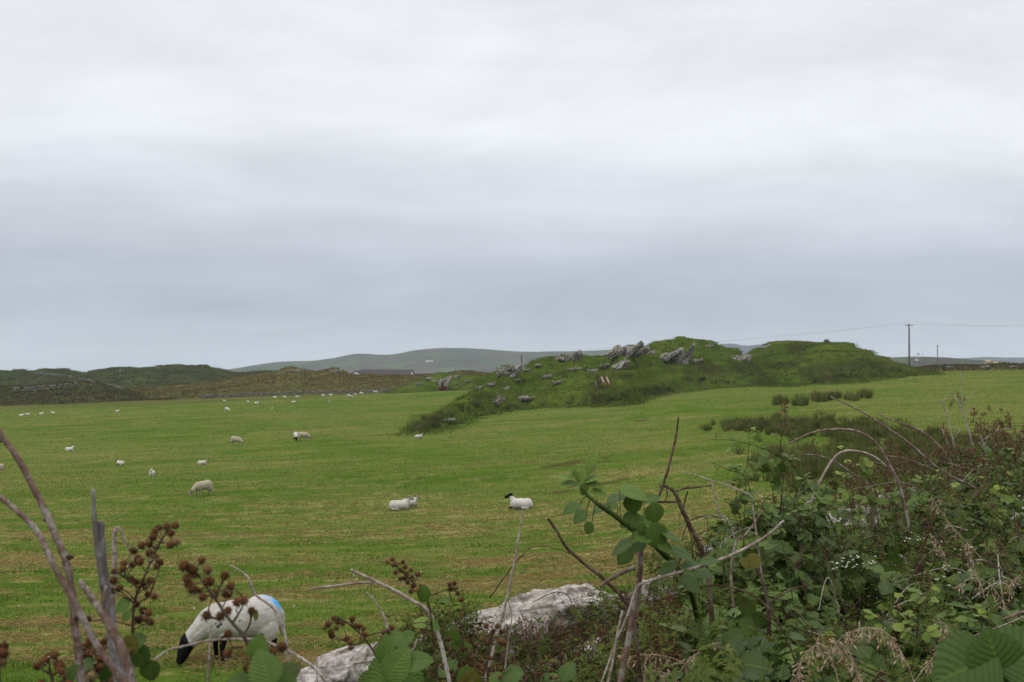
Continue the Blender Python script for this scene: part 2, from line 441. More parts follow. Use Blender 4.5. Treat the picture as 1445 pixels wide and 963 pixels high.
# ------------------------------------------------------------------ terrain
_cols = np.array([-1500, -600, 0, 450, 700, 950, 1200, 1445, 2000, 3000.0])
_rows = np.log(np.array([1.5, 4, 8, 14, 25, 49, 90, 140, 200, 260, 320, 500, 1000, 12000.0]))
_D = np.array([
    [1.9, 2.3, 3.0, 3.7, 5.0, 7.1, 9.3, 10.6, 11.5, 12.5, 13, 15, 24, 200],
    [1.9, 2.3, 3.0, 3.7, 5.0, 7.1, 9.3, 10.6, 11.5, 12.5, 13, 15, 24, 200],
    [1.9, 2.3, 3.0, 3.75, 4.9, 6.8, 8.3, 9.2, 9.9, 10.5, 11, 14, 24, 200],
    [1.9, 2.3, 3.0, 3.65, 4.8, 6.5, 7.1, 7.2, 7.2, 7.4, 8, 12, 22, 200],
    [1.9, 2.3, 3.0, 3.6, 4.7, 6.3, 6.6, 6.6, 6.6, 6.4, 7.4, 11, 20, 200],
    [1.9, 2.3, 2.95, 3.5, 4.4, 5.6, 5.6, 5.2, 4.4, 4.1, 5.5, 9, 18, 200],
    [1.9, 2.3, 2.9, 3.4, 4.2, 5.0, 4.7, 3.6, 2.5, 2.1, 3.4, 7, 15, 190],
    [1.9, 2.3, 2.8, 3.3, 4.0, 4.6, 3.9, 2.6, 1.5, 1.4, 2.6, 6, 14, 180],
    [1.9, 2.2, 2.6, 3.0, 3.6, 4.0, 3.2, 2.0, 1.2, 1.2, 2.2, 6, 14, 180],
    [1.9, 2.2, 2.5, 2.8, 3.4, 3.8, 3.0, 2.0, 1.2, 1.2, 2.2, 6, 14, 180]])
_gp = np.linspace(-1500, 3000, 181); _gl = np.linspace(_rows[0], _rows[-1], 400)
_T = np.array([np.interp(_gl, _rows, r) for r in _D])
_T = np.array([np.interp(_gp, _cols, _T[:, j]) for j in range(len(_gl))]).T
def _blur(a, s, ax):
    k = np.exp(-0.5 * (np.arange(-3 * s, 3 * s + 1) / s) ** 2); k /= k.sum()
    p = [(0, 0), (0, 0)]; p[ax] = (3 * s, 3 * s)
    return np.apply_along_axis(lambda v: np.convolve(v, k, 'valid'), ax, np.pad(a, p, 'edge'))
_T = _blur(_blur(_T, 4, 0), 5, 1)
WA = np.array([-0.7, 4.4]); WD = np.array([1.0, 1.27]) / math.hypot(1, 1.27)     # the roadside wall
def wall_s(x, y): return ((x - WA[0]) * -WD[1] + (y - WA[1]) * WD[0])
def wall_t(x, y): return ((x - WA[0]) * WD[0] + (y - WA[1]) * WD[1])
def ground(x, y, relief=True):
    x = np.asarray(x, float); y = np.asarray(y, float)
    d = np.maximum(y, 1.5)
    px = np.clip(CX + FPX * x / np.maximum(y, 3.0), -1500, 3000)
    fi = (px + 1500) / 25.0; fj = (np.log(d) - _gl[0]) / (_gl[1] - _gl[0])
    i = np.clip(np.floor(fi).astype(int), 0, 179); j = np.clip(np.floor(fj).astype(int), 0, 398)
    a = fi - i; b = np.clip(fj - j, 0, 1)
    dr = (_T[i, j] * (1 - a) + _T[i + 1, j] * a) * (1 - b) + (_T[i, j + 1] * (1 - a) + _T[i + 1, j + 1] * a) * b
    s = wall_s(x, y)
    k = sstep(-0.45, 0.7, s)
    verge = 1.95 - 0.25 * sstep(-1.5, -3.2, s)
    dr = verge * (1 - k) + dr * k
    z = CAMZ - dr
    if relief:
        z = z + 0.85 * np.exp(-((x - 15.6) / 5.0) ** 2 - ((y - 113) / 5.5) ** 2) * (1 + 0.5 * fbm(x / 2.5, y / 2.5, 3, 15))
        z = z + k * (0.05 * fbm(x / 2.2, y / 2.2, 3, 11) + 0.16 * sstep(20, 80, y) * fbm(x / 13, y / 11, 3, 5)) + (1 - k) * 0.04 * fbm(x * 2, y * 2, 3, 4)
        z = z + 0.02 * k * sstep(60, 10, y) * vnoise(x * 1.6, y * 3.1, 9)
    return z
def ghit(px, py, lo=4.0, hi=300.0):
    """the point of the field seen at that place"""
    d = np.exp(np.linspace(math.log(lo), math.log(hi), 1500))
    x = (px - CX) / FPX * d
    zz = ground(x, d); ray = CAMZ - (py - HY) / FPX * d
    k = np.where(ray < zz)[0]
    d0 = d[k[0]] if len(k) else d[-1]
    x0 = (px - CX) / FPX * d0
    return np.array([x0, d0, float(ground(x0, d0))])
def straw_mask(x, y):
    """rows of cut grass left by the mower, running almost across the view"""
    u = x * math.cos(0.12) + y * math.sin(0.12); v = y * math.cos(0.12) - x * math.sin(0.12)
    wv = v + 1.3 * fbm(u / 6, v / 9, 3, 21)
    rows = vnoise(u / 2.4 + 3, wv / 0.55, 31) * 0.5 + vnoise(u / 0.9, wv / 0.28, 33) * 0.3 + vnoise(u / 0.35, wv / 0.16, 35) * 0.3
    band = fbm(u / 7, v / 3.2, 3, 41)
    m = sstep(0.15, 0.46, rows + 0.55 * band)
    return m * (0.15 + 0.85 * sstep(85, 16, y)) * sstep(8, 12, y)
# the one ground sheet, a fan of cells that widens to the horizon
nx, ny = 720, 640
ang = np.concatenate([np.linspace(-2.6, -0.62, 60, endpoint=False), np.linspace(-0.62, 0.62, nx - 120, endpoint=False), np.linspace(0.62, 2.6, 60)])
yy = np.concatenate([np.linspace(-6, 4, 40, endpoint=False), np.exp(np.linspace(math.log(4), math.log(9000), ny - 40))])
YY, AA = np.meshgrid(yy, ang, indexing='ij')
XX = AA * (YY + 9.0)
ZZ = ground(XX, YY)
V = np.stack([XX, YY, ZZ], -1).reshape(-1, 3)
i = np.arange(ny - 1)[:, None] * nx; j = np.arange(nx - 1)[None]
Fq = np.stack([i + j, i + j + 1, i + nx + j + 1, i + nx + j], -1).reshape(-1, 4)
x, y = V[:, 0], V[:, 1]
sW = wall_s(x, y)
edge = 262 + 8 * fbm(x / 40, y * 0, 2, 77)
pxv = CX + FPX * x / np.maximum(y, 3)
crest = np.interp(pxv, [-200, 0, 300, 430, 590, 700], [232, 235, 232, 232, 262, 400])
rough = np.maximum(sstep(-3, 4, y - edge), 0.55 * sstep(-6, 4, y - crest) * (pxv < 620))
soil = np.zeros(len(V)); pyv = HY - FPX * (V[:, 2] - CAMZ) / np.maximum(y, 3)
for (a_, b_, rx_, ry_) in [(792, 656, 30, 2.2), (815, 650, 14, 1.5), (846, 652, 16, 1.5), (855, 646, 10, 1.2), (790, 694, 18, 2.6), (812, 686, 12, 1.6), (852, 682, 24, 2.2), (835, 686, 14, 1.5), (765, 640, 10, 1), (748, 652, 12, 1), (880, 676, 12, 1.3), (905, 594, 14, 1.2), (590, 676, 8, 1)]:
    e = ((pxv - a_) / rx_) ** 2 + ((pyv - b_ + (pxv - a_) * 0.12) / ry_) ** 2
    soil = np.maximum(soil, np.clip(1.4 - e + 0.6 * fbm(x / 0.5, y / 0.5, 3, 99), 0, 1) * (y > 10))
ground_o = mk('field', V, Fq, M_field, attrs={'soil': soil, 'straw': straw_mask(x, y), 'rough': rough, 'verge': sstep(0.4, -0.3, sW)})
tag(ground_o, kind='structure')

# ------------------------------------------------------------------ knolls and moor
HILLS = {}
def hill(name, material, ridge, foot_y=None, foot_d=None, thick=30.0, back=40.0, nt_=90, step=1.5, rough=0.5, sc=6.0, prof=1.0, seed=1, maskf=None, terr=0.0, px_pad=0, extra=None):
    rp = np.array(ridge, float)
    px = np.arange(rp[0, 0], rp[-1, 0] + 1e-6, step)
    ry = np.interp(px, rp[:, 0], rp[:, 1])
    ry = np.convolve(np.pad(ry, 4, 'edge'), np.ones(9) / 9, 'valid') if step < 4 else ry
    if foot_y is not None:
        fp = np.array(foot_y, float); fy = np.interp(px, fp[:, 0], fp[:, 1])
        ks = np.linspace(0, len(px) - 1, 24).astype(int)
        fd = np.interp(px, px[ks], [ghit(px[k], fy[k])[1] for k in ks])
    else:
        fp = np.array(foot_d, float); fd = np.interp(px, fp[:, 0], fp[:, 1])
    kw = max(3, int(26 / step)); kk = np.hanning(2 * kw + 1); kk /= kk.sum()
    if len(fd) > 3 * kw: fd = np.convolve(np.pad(fd, kw, 'reflect', reflect_type='odd'), kk, 'valid')
    th = np.interp(px, np.array(thick)[:, 0], np.array(thick)[:, 1]) if np.ndim(thick) else np.full(len(px), float(thick))
    t = np.concatenate([np.linspace(0, 1, nt_), np.linspace(1, 2, nt_ // 2)[1:]])
    Tm, PX = np.meshgrid(t, px, indexing='ij')
    D = fd + np.where(Tm <= 1, Tm * th, th + (Tm - 1) * back)
    X = (PX - CX) / FPX * D
    g = ground(X, D)
    rd = fd + th; rz = CAMZ - (ry - HY) / FPX * rd
    h = np.maximum(rz - ground((px - CX) / FPX * rd, rd), 0.0)
    wv = np.where(Tm <= 1, np.sin(np.clip(Tm, 0, 1) * math.pi / 2) ** prof, np.cos(np.clip(Tm - 1, 0, 1) * math.pi / 2) ** 1.2)
    endf = np.clip(np.minimum((PX - px[0]), (px[-1] - PX)) / (12 * step), 0, 1)
    nz = fbm(X / sc, D / sc, 5, seed, 0.55)
    rdg = 1 - np.abs(fbm(X / (sc * 1.7), D / (sc * 1.7), 4, seed + 9)) * 2
    amp = rough * np.minimum(1, h / 2.5) * (0.25 + 0.75 * np.sin(np.clip(Tm / 2, 0, 1) * math.pi))
    # less bump right at the ridge so that the outline keeps its drawn course
    amp = amp * (1 - 0.55 * np.exp(-((Tm - 1) / 0.12) ** 2))
    Z = g + wv * h + amp * (nz * 1.2 + 0.5 * rdg - 0.3) * endf
    if terr:
        q = h * wv / terr; fr = q - np.floor(q)
        Z = Z + (sstep(0.25, 0.75, fr) - fr) * terr * 0.55 * np.minimum(1, h / 3)
    Z = Z - 0.35 * np.clip(1 - Tm * 14, 0, 1) - 0.8 * np.clip((Tm - 1.9) * 10, 0, 1)
    n0, n1 = len(t), len(px)
    i = np.arange(n0 - 1)[:, None] * n1; j = np.arange(n1 - 1)[None]
    Fq = np.stack([i + j, i + j + 1, i + n1 + j + 1, i + n1 + j], -1).reshape(-1, 4)
    V = np.stack([X, D, Z], -1)
    m = maskf(PX, HY - (Z - CAMZ) / D * FPX, Tm, X, D) if maskf else np.zeros_like(X)
    o = mk(name, V.reshape(-1, 3), Fq, material, attrs={'mask': m.ravel()})
    tag(o, kind='structure')
    HILLS[id(V)] = V
    return V, Tm
def shit(S, px, py):
    """point on the near face of a hill that is seen at px, py"""
    V, Tm = S
    k = Tm[:, 0] <= 1.02
    W = V[k]
    qx = CX + FPX * W[..., 0] / W[..., 1]; qy = HY - FPX * (W[..., 2] - CAMZ) / W[..., 1]
    e = (qx - px) ** 2 + (qy - py) ** 2 * 1.5
    i, j = np.unravel_index(np.argmin(e), e.shape)
    return W[i, j].copy()

def spots(lst):
    def f(PX, PY, T, X, D):
        m = np.zeros_like(PX)
        n = fbm(X / 3, D / 5, 4, 3)
        for (a, b, rx, ry_) in lst:
            e = ((PX - a) / rx) ** 2 + ((PY - b) / ry_) ** 2
            m = np.maximum(m, np.clip(1.3 - e + n * 0.9, 0, 1))
        return m
    return f
K1 = hill('rocky_knoll', M_knoll,
    [(574, 609), (590, 600), (615, 588), (640, 573), (662, 556), (680, 540), (700, 524), (714, 518), (735, 523), (760, 511), (790, 502), (815, 502), (835, 509), (855, 507),
     (875, 494), (895, 490), (912, 492), (935, 483), (957, 474), (975, 477), (1000, 482), (1022, 489), (1040, 497), (1060, 511), (1075, 523), (1095, 534), (1125, 543)],
    foot_y=[(574, 612), (600, 614), (640, 601), (690, 583), (730, 578), (800, 574), (885, 573), (915, 562), (960, 553), (1010, 548), (1060, 545), (1125, 546)],
    thick=[(574, 6), (620, 12), (680, 26), (760, 34), (900, 44), (1125, 26)], back=34, nt_=150, step=0.9, rough=0.85, sc=4.5, prof=0.95, seed=3, terr=2.1,
    maskf=spots([(606, 600, 20, 8), (735, 574, 20, 4), (860, 556, 40, 12), (850, 545, 22, 9), (925, 552, 26, 6), (1000, 525, 40, 10), (1050, 522, 30, 10), (985, 515, 20, 6), (690, 560, 24, 7), (1080, 538, 30, 7), (880, 530, 14, 5)]))
K2 = hill('grassy_knoll', M_knoll,
    [(1020, 508), (1045, 503), (1062, 498), (1076, 488), (1090, 484), (1120, 483), (1165, 482), (1195, 485), (1208, 490), (1230, 499), (1260, 512), (1285, 519), (1305, 523), (1325, 528)],
    foot_y=[(1020, 541), (1060, 541), (1110, 544), (1160, 542), (1210, 540), (1250, 534), (1290, 530), (1325, 529)],
    thick=[(1020, 60), (1100, 55), (1200, 45), (1325, 20)], back=40, nt_=110, step=1.0, rough=0.5, sc=6, prof=1.0, seed=13, terr=1.6,
    maskf=spots([(1125, 493, 20, 9), (1105, 515, 24, 7), (1140, 522, 14, 6), (1190, 520, 50, 14), (1175, 533, 40, 9), (1230, 518, 30, 9), (1260, 522, 24, 6), (1285, 524, 22, 5), (1240, 530, 18, 4)]))
K3 = hill('rocky_hummock', M_knoll,
    [(545, 554), (560, 549), (580, 542), (600, 533), (620, 526), (645, 529), (665, 531), (690, 531), (710, 532), (760, 536)],
    foot_y=[(545, 556), (600, 553), (650, 551), (760, 549)], thick=22, back=25, nt_=60, step=1.0, rough=0.5, sc=5, seed=23, terr=1.2,
    maskf=spots([(700, 540, 40, 6)]))
M2 = hill('brown_moor', M_moor_brown,
    [(150, 556), (200, 549), (250, 545), (300, 540), (340, 533), (365, 529), (390, 527), (402, 521), (412, 520), (425, 524), (440, 526), (455, 525), (468, 520), (478, 521), (484, 526),
     (500, 530), (560, 531), (620, 530), (640, 525), (655, 523), (672, 526), (690, 529), (760, 531)],
    foot_d=[(150, 275), (760, 275)], thick=60, back=40, nt_=80, step=1.5, rough=0.9, sc=9, seed=43)
M3 = hill('heather_slope', M_moor_front,
    [(-260, 540), (-100, 542), (0, 546), (40, 547), (70, 543), (120, 541), (138, 541), (150, 546), (180, 553), (215, 560), (250, 563)],
    foot_d=[(-260, 258), (250, 268)], thick=34, back=40, nt_=70, step=1.5, rough=0.7, sc=8, seed=53)
M1 = hill('bracken_hill', M_moor_green,
    [(-420, 517.6), (-200, 520.6), (-60, 524.6), (0, 523.6), (20, 525.6), (42, 527.6), (62, 524.6), (95, 526.6), (118, 527.6), (140, 522.6), (165, 520.6), (200, 518.6), (225, 518.6), (250, 517.6), (270, 520.6), (290, 520.6), (305, 524.6),
     (330, 528.6), (360, 526.6), (385, 525.6), (410, 530.6), (450, 541.6)],
    foot_d=[(-420, 330), (450, 380)], thick=150, back=120, nt_=110, step=1.2, rough=2.3, sc=14, seed=63)
M4 = hill('rough_bank', M_moor_brown, [(1275, 524), (1300, 519), (1320, 517), (1350, 516.5), (1385, 516), (1410, 514), (1435, 515), (1480, 514), (1600, 513), (1750, 515)],
    foot_d=[(1275, 262), (1750, 262)], thick=14, back=25, nt_=30, step=1.5, rough=0.45, sc=4, seed=73)
D1 = hill('distant_hill', M_far, [(240, 527), (300, 525), (330, 521), (360, 516), (395, 511.5), (422, 511), (440, 511), (460, 508), (482, 506), (490, 502), (505, 500.5), (520, 501), (540, 502), (560, 501), (580, 496), (600, 494), (640, 492.5), (680, 494), (700, 496),
     (740, 498), (780, 498), (810, 497), (850, 495), (875, 494), (900, 496), (950, 500), (1000, 504), (1150, 512)],
    foot_d=[(240, 2000), (1150, 2000)], thick=1000, back=900, nt_=60, step=3, rough=3.5, sc=160, seed=83)
D2 = hill('distant_ridge', M_farther, [(960, 505), (1000, 493), (1018, 486), (1030, 484.5), (1042, 486.5), (1052, 489), (1066, 487), (1085, 486), (1110, 491), (1180, 503)],
    foot_d=[(960, 3400), (1180, 3400)], thick=700, back=900, nt_=40, step=2, rough=3, sc=150, seed=93)
D3 = hill('headland_hill', M_far, [(1200, 517), (1235, 509), (1255, 506), (1280, 504.5), (1310, 504.5), (1335, 505.5), (1360, 507.5), (1400, 510), (1440, 514)],
    foot_d=[(1200, 1150), (1440, 1150)], thick=250, back=300, nt_=40, step=2, rough=1.5, sc=70, seed=103)
D4 = hill('distant_shore_hill', M_farther, [(1290, 512), (1330, 507), (1370, 505.5), (1395, 504), (1420, 505), (1445, 505), (1500, 506), (1700, 504), (2000, 510)],
    foot_d=[(1290, 3200), (2000, 3200)], thick=900, back=900, nt_=30, step=4, rough=2, sc=150, seed=113)

# air between here and the far hills
HZ = True
if HZ:
    V, Fq = box((0, 4400, -80), (30000, 9900, 400))
    hm = bpy.data.materials.new('haze'); hm.use_nodes = True; t = hm.node_tree; t.nodes.clear()
    pv = N(t, 'ShaderNodeVolumePrincipled'); pv.inputs['Density'].default_value = 1.15e-4
    pv.inputs['Color'].default_value = (0.80, 0.88, 0.98, 1); pv.inputs['Anisotropy'].default_value = 0.0
    ot = N(t, 'ShaderNodeOutputMaterial'); t.links.new(pv.outputs[0], ot.inputs['Volume'])
    hz = mk('haze', V, Fq, hm, smooth=False); tag(hz, kind='stuff')

# ------------------------------------------------------------------ rocks
_ico = {}
def ico(sub):
    if sub not in _ico:
        bm = bmesh.new(); bmesh.ops.create_icosphere(bm, subdivisions=sub, radius=1.0)
        V = np.array([v.co[:] for v in bm.verts]); F_ = np.array([[v.index for v in f.verts] for f in bm.faces]); bm.free()
        _ico[sub] = (V, F_)
    return _ico[sub]
def eul(rx, ry, rz): return np.array(Euler((R(rx), R(ry), R(rz))).to_matrix())
def polyrock(acc, c, size, rot=(0, 0, 0), sub=3, planes=11, nz=0.06, seed=None, boxy=0.72, strata=0.0):
    """one angular stone: a ball cut by random planes, roughened"""
    r2 = np.random.default_rng(seed if seed is not None else rng.integers(1 << 30))
    V, F_ = ico(sub)
    n = nrm(r2.normal(size=(planes, 3))); n = np.vstack([n, np.eye(3), -np.eye(3)])
    c0 = np.concatenate([r2.uniform(0.62, 0.95, planes), np.full(6, boxy)])
    q = V @ n.T
    r = np.min(np.where(q > 0.05, c0 / np.maximum(q, 0.05), 9), axis=1)
    W = V * r[:, None]
    o = r2.uniform(-50, 50, 3)
    nn = np.array([mnoise.fractal(Vector(v * 2.2 + o), 0.9, 2.1, 4) for v in W])
    W = W * (1 + nz * nn)[:, None]
    if strata:
        W[:, 1] += strata * 0.3 * np.sin(W[:, 0] * 9 + nn)
        k = (np.floor(W[:, 0] * 3.2 + nn * 0.3) % 3 - 1)
        W[:, 2] += strata * 0.12 * k
    W = W * (np.array(size) / 2) @ eul(*rot).T + np.array(c)
    acc.add(W, F_)
def outcrop(S, px, py, wpx, hpx, label, n=6, tilt=45, cat='rock', name='rock_outcrop', group='rock outcrops on the knolls', lean=1):
    b = shit(S, px, py + hpx * 0.35); d = b[1]; m = d / FPX
    big = 1.1 if hpx > 13 else 0.85
    W_, H_ = wpx * m * big * 1.05, hpx * m * big
    a = Acc(); r2 = random.Random(int(px * 7 + py))
    polyrock(a, (b[0], b[1] + 0.15 * W_, b[2] + H_ * 0.05), (W_ * 0.95, W_ * 0.6, H_ * 0.9), (0, -14, r2.uniform(-20, 20)), 3, 12, 0.14, r2.randrange(9999), 0.8, 0.3)
    for k in range(n + 2):
        u = (k + 0.5) / (n + 2) - 0.5 + r2.uniform(-.08, .08)
        x = b[0] + u * W_ * 0.85
        hh = H_ * (1 - abs(u) * 0.9) * r2.uniform(0.75, 1.1)
        if lean: hh = H_ * (0.5 + 0.6 * (u + 0.5)) * r2.uniform(0.5, 1.3)
        polyrock(a, (x, b[1] - 0.12 * W_ + r2.uniform(-0.25, 0.3) * W_, b[2] + hh * (0.22 if hpx > 13 else 0.12)), (W_ / n * r2.uniform(.7, 1.6), W_ / n * r2.uniform(1.2, 2.4), hh * 1.5),
                 (r2.uniform(-16, 16), tilt + r2.uniform(-16, 14), r2.uniform(-30, 30)), 3, 7, 0.14, r2.randrange(9999), 0.8, 0.5)
    o = a.build(name, M_rock_far, loc=b, smooth=False)
    return tag(o, label, cat, group)
OC = [
 (K1, 884, 491, 46, 28, 'tall jagged crag pointing up to the right on the skyline of the main knoll', 7, 48),
 (K1, 803, 503, 34, 14, 'dark blocky crag on the skyline left of the tallest crag', 5, 20),
 (K1, 857, 513, 24, 12, 'pale slab lying aslant just below the tall skyline crag', 4, 60),
 (K1, 875, 514, 20, 14, 'dark rounded outcrop below and right of the pale slab', 4, 35),
 (K1, 945, 501, 24, 18, 'long bare rock rib slanting below the highest top of the main knoll', 5, 40),
 (K1, 964, 503, 18, 30, 'tallest of the slanting rock ribs under the highest top', 4, 35),
 (K1, 1000, 487, 14, 8, 'small grey rock high on the right shoulder of the highest top', 3, 30),
 (K1, 1043, 505, 34, 14, 'dark broken rocks on the right end of the main knoll', 5, 40),
 (K1, 716, 523, 34, 17, 'craggy outcrop crowning the left shoulder of the main knoll', 6, 40),
 (K1, 728, 534, 16, 9, 'pale rock just below the left shoulder crag', 4, 55),
 (K1, 700, 563, 14, 18, 'thin pale slab slanting up the left flank of the main knoll', 3, 50),
 (K1, 736, 560, 34, 11, 'flat layered slabs low on the left flank of the main knoll', 6, 62),
 (K1, 770, 531, 16, 8, 'small pale boulder in the middle of the left slope', 3, 40),
 (K1, 787, 538, 18, 6, 'low flat rock in grass right of the small pale boulder', 3, 60),
 (K1, 812, 520, 24, 6, 'row of low pale rocks below the dark blocky crag', 5, 60),
 (K1, 746, 521, 12, 7, 'little grey rock near the skyline between two crags', 3, 30),
 (K1, 760, 515, 10, 6, 'tiny rock tip just under the skyline left of the blocky crag', 2, 30),
 (K1, 690, 541, 14, 8, 'grey rocks on the lower left end of the main knoll', 4, 45),
 (K1, 632, 592, 22, 7, 'pale flat slab among rushes at the toe of the main knoll', 3, 65),
 (K1, 712, 547, 12, 10, 'upright pale stone halfway up the left flank', 3, 40),
 (K1, 835, 523, 20, 5, 'thin ledge of rock below the tall skyline crag', 3, 65),
 (K1, 920, 497, 12, 8, 'dark rock in turf left of the highest top', 3, 40),
 (K1, 984, 508, 16, 9, 'brown rock patch right of the slanting ribs', 3, 35),
 (K2, 1081, 488, 14, 10, 'pale rock on the left brow of the right hand knoll', 3, 45),
 (K3, 622, 536, 30, 13, 'largest grey crag on the small hummock behind the field', 6, 30),
 (K3, 592, 541, 12, 6, 'small grey rocks on the left end of the hummock', 3, 45),
 (K3, 604, 534, 6, 5, 'single pale stone left of the large hummock crag', 1, 50),
 (K3, 640, 531, 20, 5, 'line of pale stones right of the large hummock crag', 5, 40),
 (K3, 660, 537, 9, 4, 'lone flat stone on the right side of the hummock', 2, 60),
 (K1, 676, 546, 12, 7, 'pinkish rocks where hummock and main knoll meet', 3, 45),
]
for (S, a_, b_, c_, d_, lab, n_, tl) in OC:
    outcrop(S, a_, b_, c_, d_, lab, n_, tl)
for (px, py, wd, ht, lab) in [(412, 522, 24, 7, 'grey rock on the brown moor top behind the wooden pole'), (474, 523, 22, 6, 'mossy rock on the brown moor top left of the long roof'),
                              (398, 527, 12, 4, 'low grey rock beside the wooden pole on the brown moor')]:
    outcrop(M2, px, py, wd, ht, lab, 5, 30, group='rocks on the brown moor')
for (px, py, wd, ht, lab) in [(1340, 517, 12, 5, 'dark rocks in the rough bank below the thin mast'), (1390, 517, 16, 5, 'grey rocks in the rough bank below the tan houses'), (1430, 517, 14, 4, 'rocks at the right end of the rough bank')]:
    outcrop(M4, px, py, wd, ht, lab, 4, 30, group='rocks in the rough bank')

# ------------------------------------------------------------------ walls far away
def far_wall(pts, h, label, material=M_wall_far, wob=0.0, gaps=0.0, step=0.75):
    a = Acc(); pts = np.array(pts)
    seg = np.linalg.norm(np.diff(pts, axis=0), axis=1); L_ = np.concatenate([[0], np.cumsum(seg)])
    s = 0.0
    while s < L_[-1]:
        p = np.array([np.interp(s, L_, pts[:, k]) for k in range(3)])
        if random.random() >= gaps:
            for row in range(2):
                sz = random.uniform(0.55, 1.15)
                polyrock(a, p + [random.uniform(-.1, .1), random.uniform(-wob, wob) if wob else random.uniform(-.1, .1), h * (0.22 + 0.5 * row) * random.uniform(.85, 1.15)],
                         (step * 1.5 * sz, 0.7, h * 0.62 * random.uniform(.8, 1.25)), (random.uniform(-20, 20), random.uniform(-20, 20), random.uniform(-30, 30)), 1, 6, 0.1)
        s += step
    o = a.build('dry_stone_wall', material, loc=pts[0], smooth=False)
    return tag(o, label, 'stone wall', 'dry stone walls beyond the field')
def along(f, lst, n=40):
    l = np.array(lst, float); t = np.linspace(0, 1, n); q = np.linspace(0, 1, len(l))
    return [f(np.interp(v, q, l[:, 0]), np.interp(v, q, l[:, 1])) for v in t]
wl = []
for px in np.linspace(285, 556, 60):
    d = 266; x = (px - CX) / FPX * d; wl.append([x, d, float(ground(x, d))])
far_wall(wl, 1.0, 'long low dry stone wall along the far edge of the field below the brown moor')
far_wall(along(lambda a, b: shit(M1, a, b), [(48, 528), (75, 531), (100, 534), (125, 539), (150, 545), (165, 548), (175, 554)]), 0.9, 'dark stone wall running down the green hill at the far left', step=1.1)
far_wall(along(lambda a, b: shit(M3, a, b), [(22, 553), (45, 553), (70, 550), (95, 547), (120, 545), (137, 545)]), 1.3, 'tumbled pale stone wall on the heather slope at far left', gaps=0.45, wob=1.5, step=0.9)

# ------------------------------------------------------------------ buildings
def solid(acc, V, F_): acc.add(np.array(V, float), F_)
M_slate = flat('roof_slate', (0.085, 0.075, 0.075), 0.7, 1.5)
M_render = flat('white_render', (0.66, 0.66, 0.64), 0.8, 1.0, 0.1)
M_tan = flat('tan_render', (0.40, 0.29, 0.18), 0.8, 1.0, 0.15)
M_glass = flat('window_glass', (0.03, 0.035, 0.04), 0.2, 1.0)
def house(p, L_, W_, H_, roof_h, rz, label, wallm, nwin=3, name='cottage', roofm=None, chim=2, group=None):
    t_ = thing(name, label, 'building', p, group)
    c, s = math.cos(rz), math.sin(rz); Rm = np.array([[c, -s, 0], [s, c, 0], [0, 0, 1]])
    tr = lambda V: np.array(V, float) @ Rm.T + np.array(p)
    a = Acc(); V, F_ = box((0, 0, H_ / 2 - 1), (L_, W_, H_ + 2)); a.add(tr(V), F_)
    for sx in (-1, 1):
        x0 = sx * (L_ / 2 - 0.15); x1 = sx * L_ / 2
        V = [(x0, -W_ / 2, H_), (x0, W_ / 2, H_), (x0, 0, H_ + roof_h), (x1, -W_ / 2, H_), (x1, W_ / 2, H_), (x1, 0, H_ + roof_h)]
        a.add(tr(V), [np.array([[0, 1, 2], [3, 5, 4]]), np.array([[0, 3, 4, 1], [1, 4, 5, 2], [2, 5, 3, 0]])])
    a.build('wall', wallm, t_, smooth=False)
    a = Acc(); o_ = 0.35; th = 0.18
    V = []
    for x in (-L_ / 2 - 0.2, L_ / 2 + 0.2):
        V += [(x, -W_ / 2 - o_, H_ - 0.15), (x, 0, H_ + roof_h + 0.05), (x, W_ / 2 + o_, H_ - 0.15), (x, W_ / 2 + o_, H_ - 0.15 + th), (x, 0, H_ + roof_h + 0.05 + th), (x, -W_ / 2 - o_, H_ - 0.15 + th)]
    a.add(tr(V), np.array([[0, 6, 7, 1], [1, 7, 8, 2], [2, 8, 9, 3], [3, 9, 10, 4], [4, 10, 11, 5], [5, 11, 6, 0], [0, 1, 4, 5], [1, 2, 3, 4], [6, 11, 10, 7], [7, 10, 9, 8]]))
    a.build('roof', roofm or M_slate, t_, smooth=False)
    for k in range(nwin):
        x = (k + 0.5) / nwin * L_ - L_ / 2
        V, F_ = box((x, -W_ / 2 - 0.02, H_ * 0.55), (0.9, 0.12, 1.1)); mk('window', tr(V), F_, M_glass, t_, smooth=False)
    for k in range(chim):
        x = (-1, 1)[k] * (L_ / 2 - 0.6)
        V, F_ = box((x, 0, H_ + roof_h + 0.35), (0.8, 0.6, 1.1)); mk('chimney', tr(V), F_, wallm, t_, smooth=False)
    return t_
def onhill(S, px, py): return shit(S, px, py)
p = onhill(D1, 605, 511); house(p, 16, 6, 3.2, 2.4, 0.12, 'white cottage alone in the middle of the distant hillside', M_render)
p = onhill(D1, 853, 502); house(p, 15, 6, 3.0, 2.4, -0.1, 'white cottage on the distant hill left of the tall skyline crag', M_render)
p = onhill(D3, 1294, 509); house(p, 3.5, 3, 2.0, 0.9, 0.2, 'small white hut below the aerial masts on the headland', M_render, 1, chim=0)
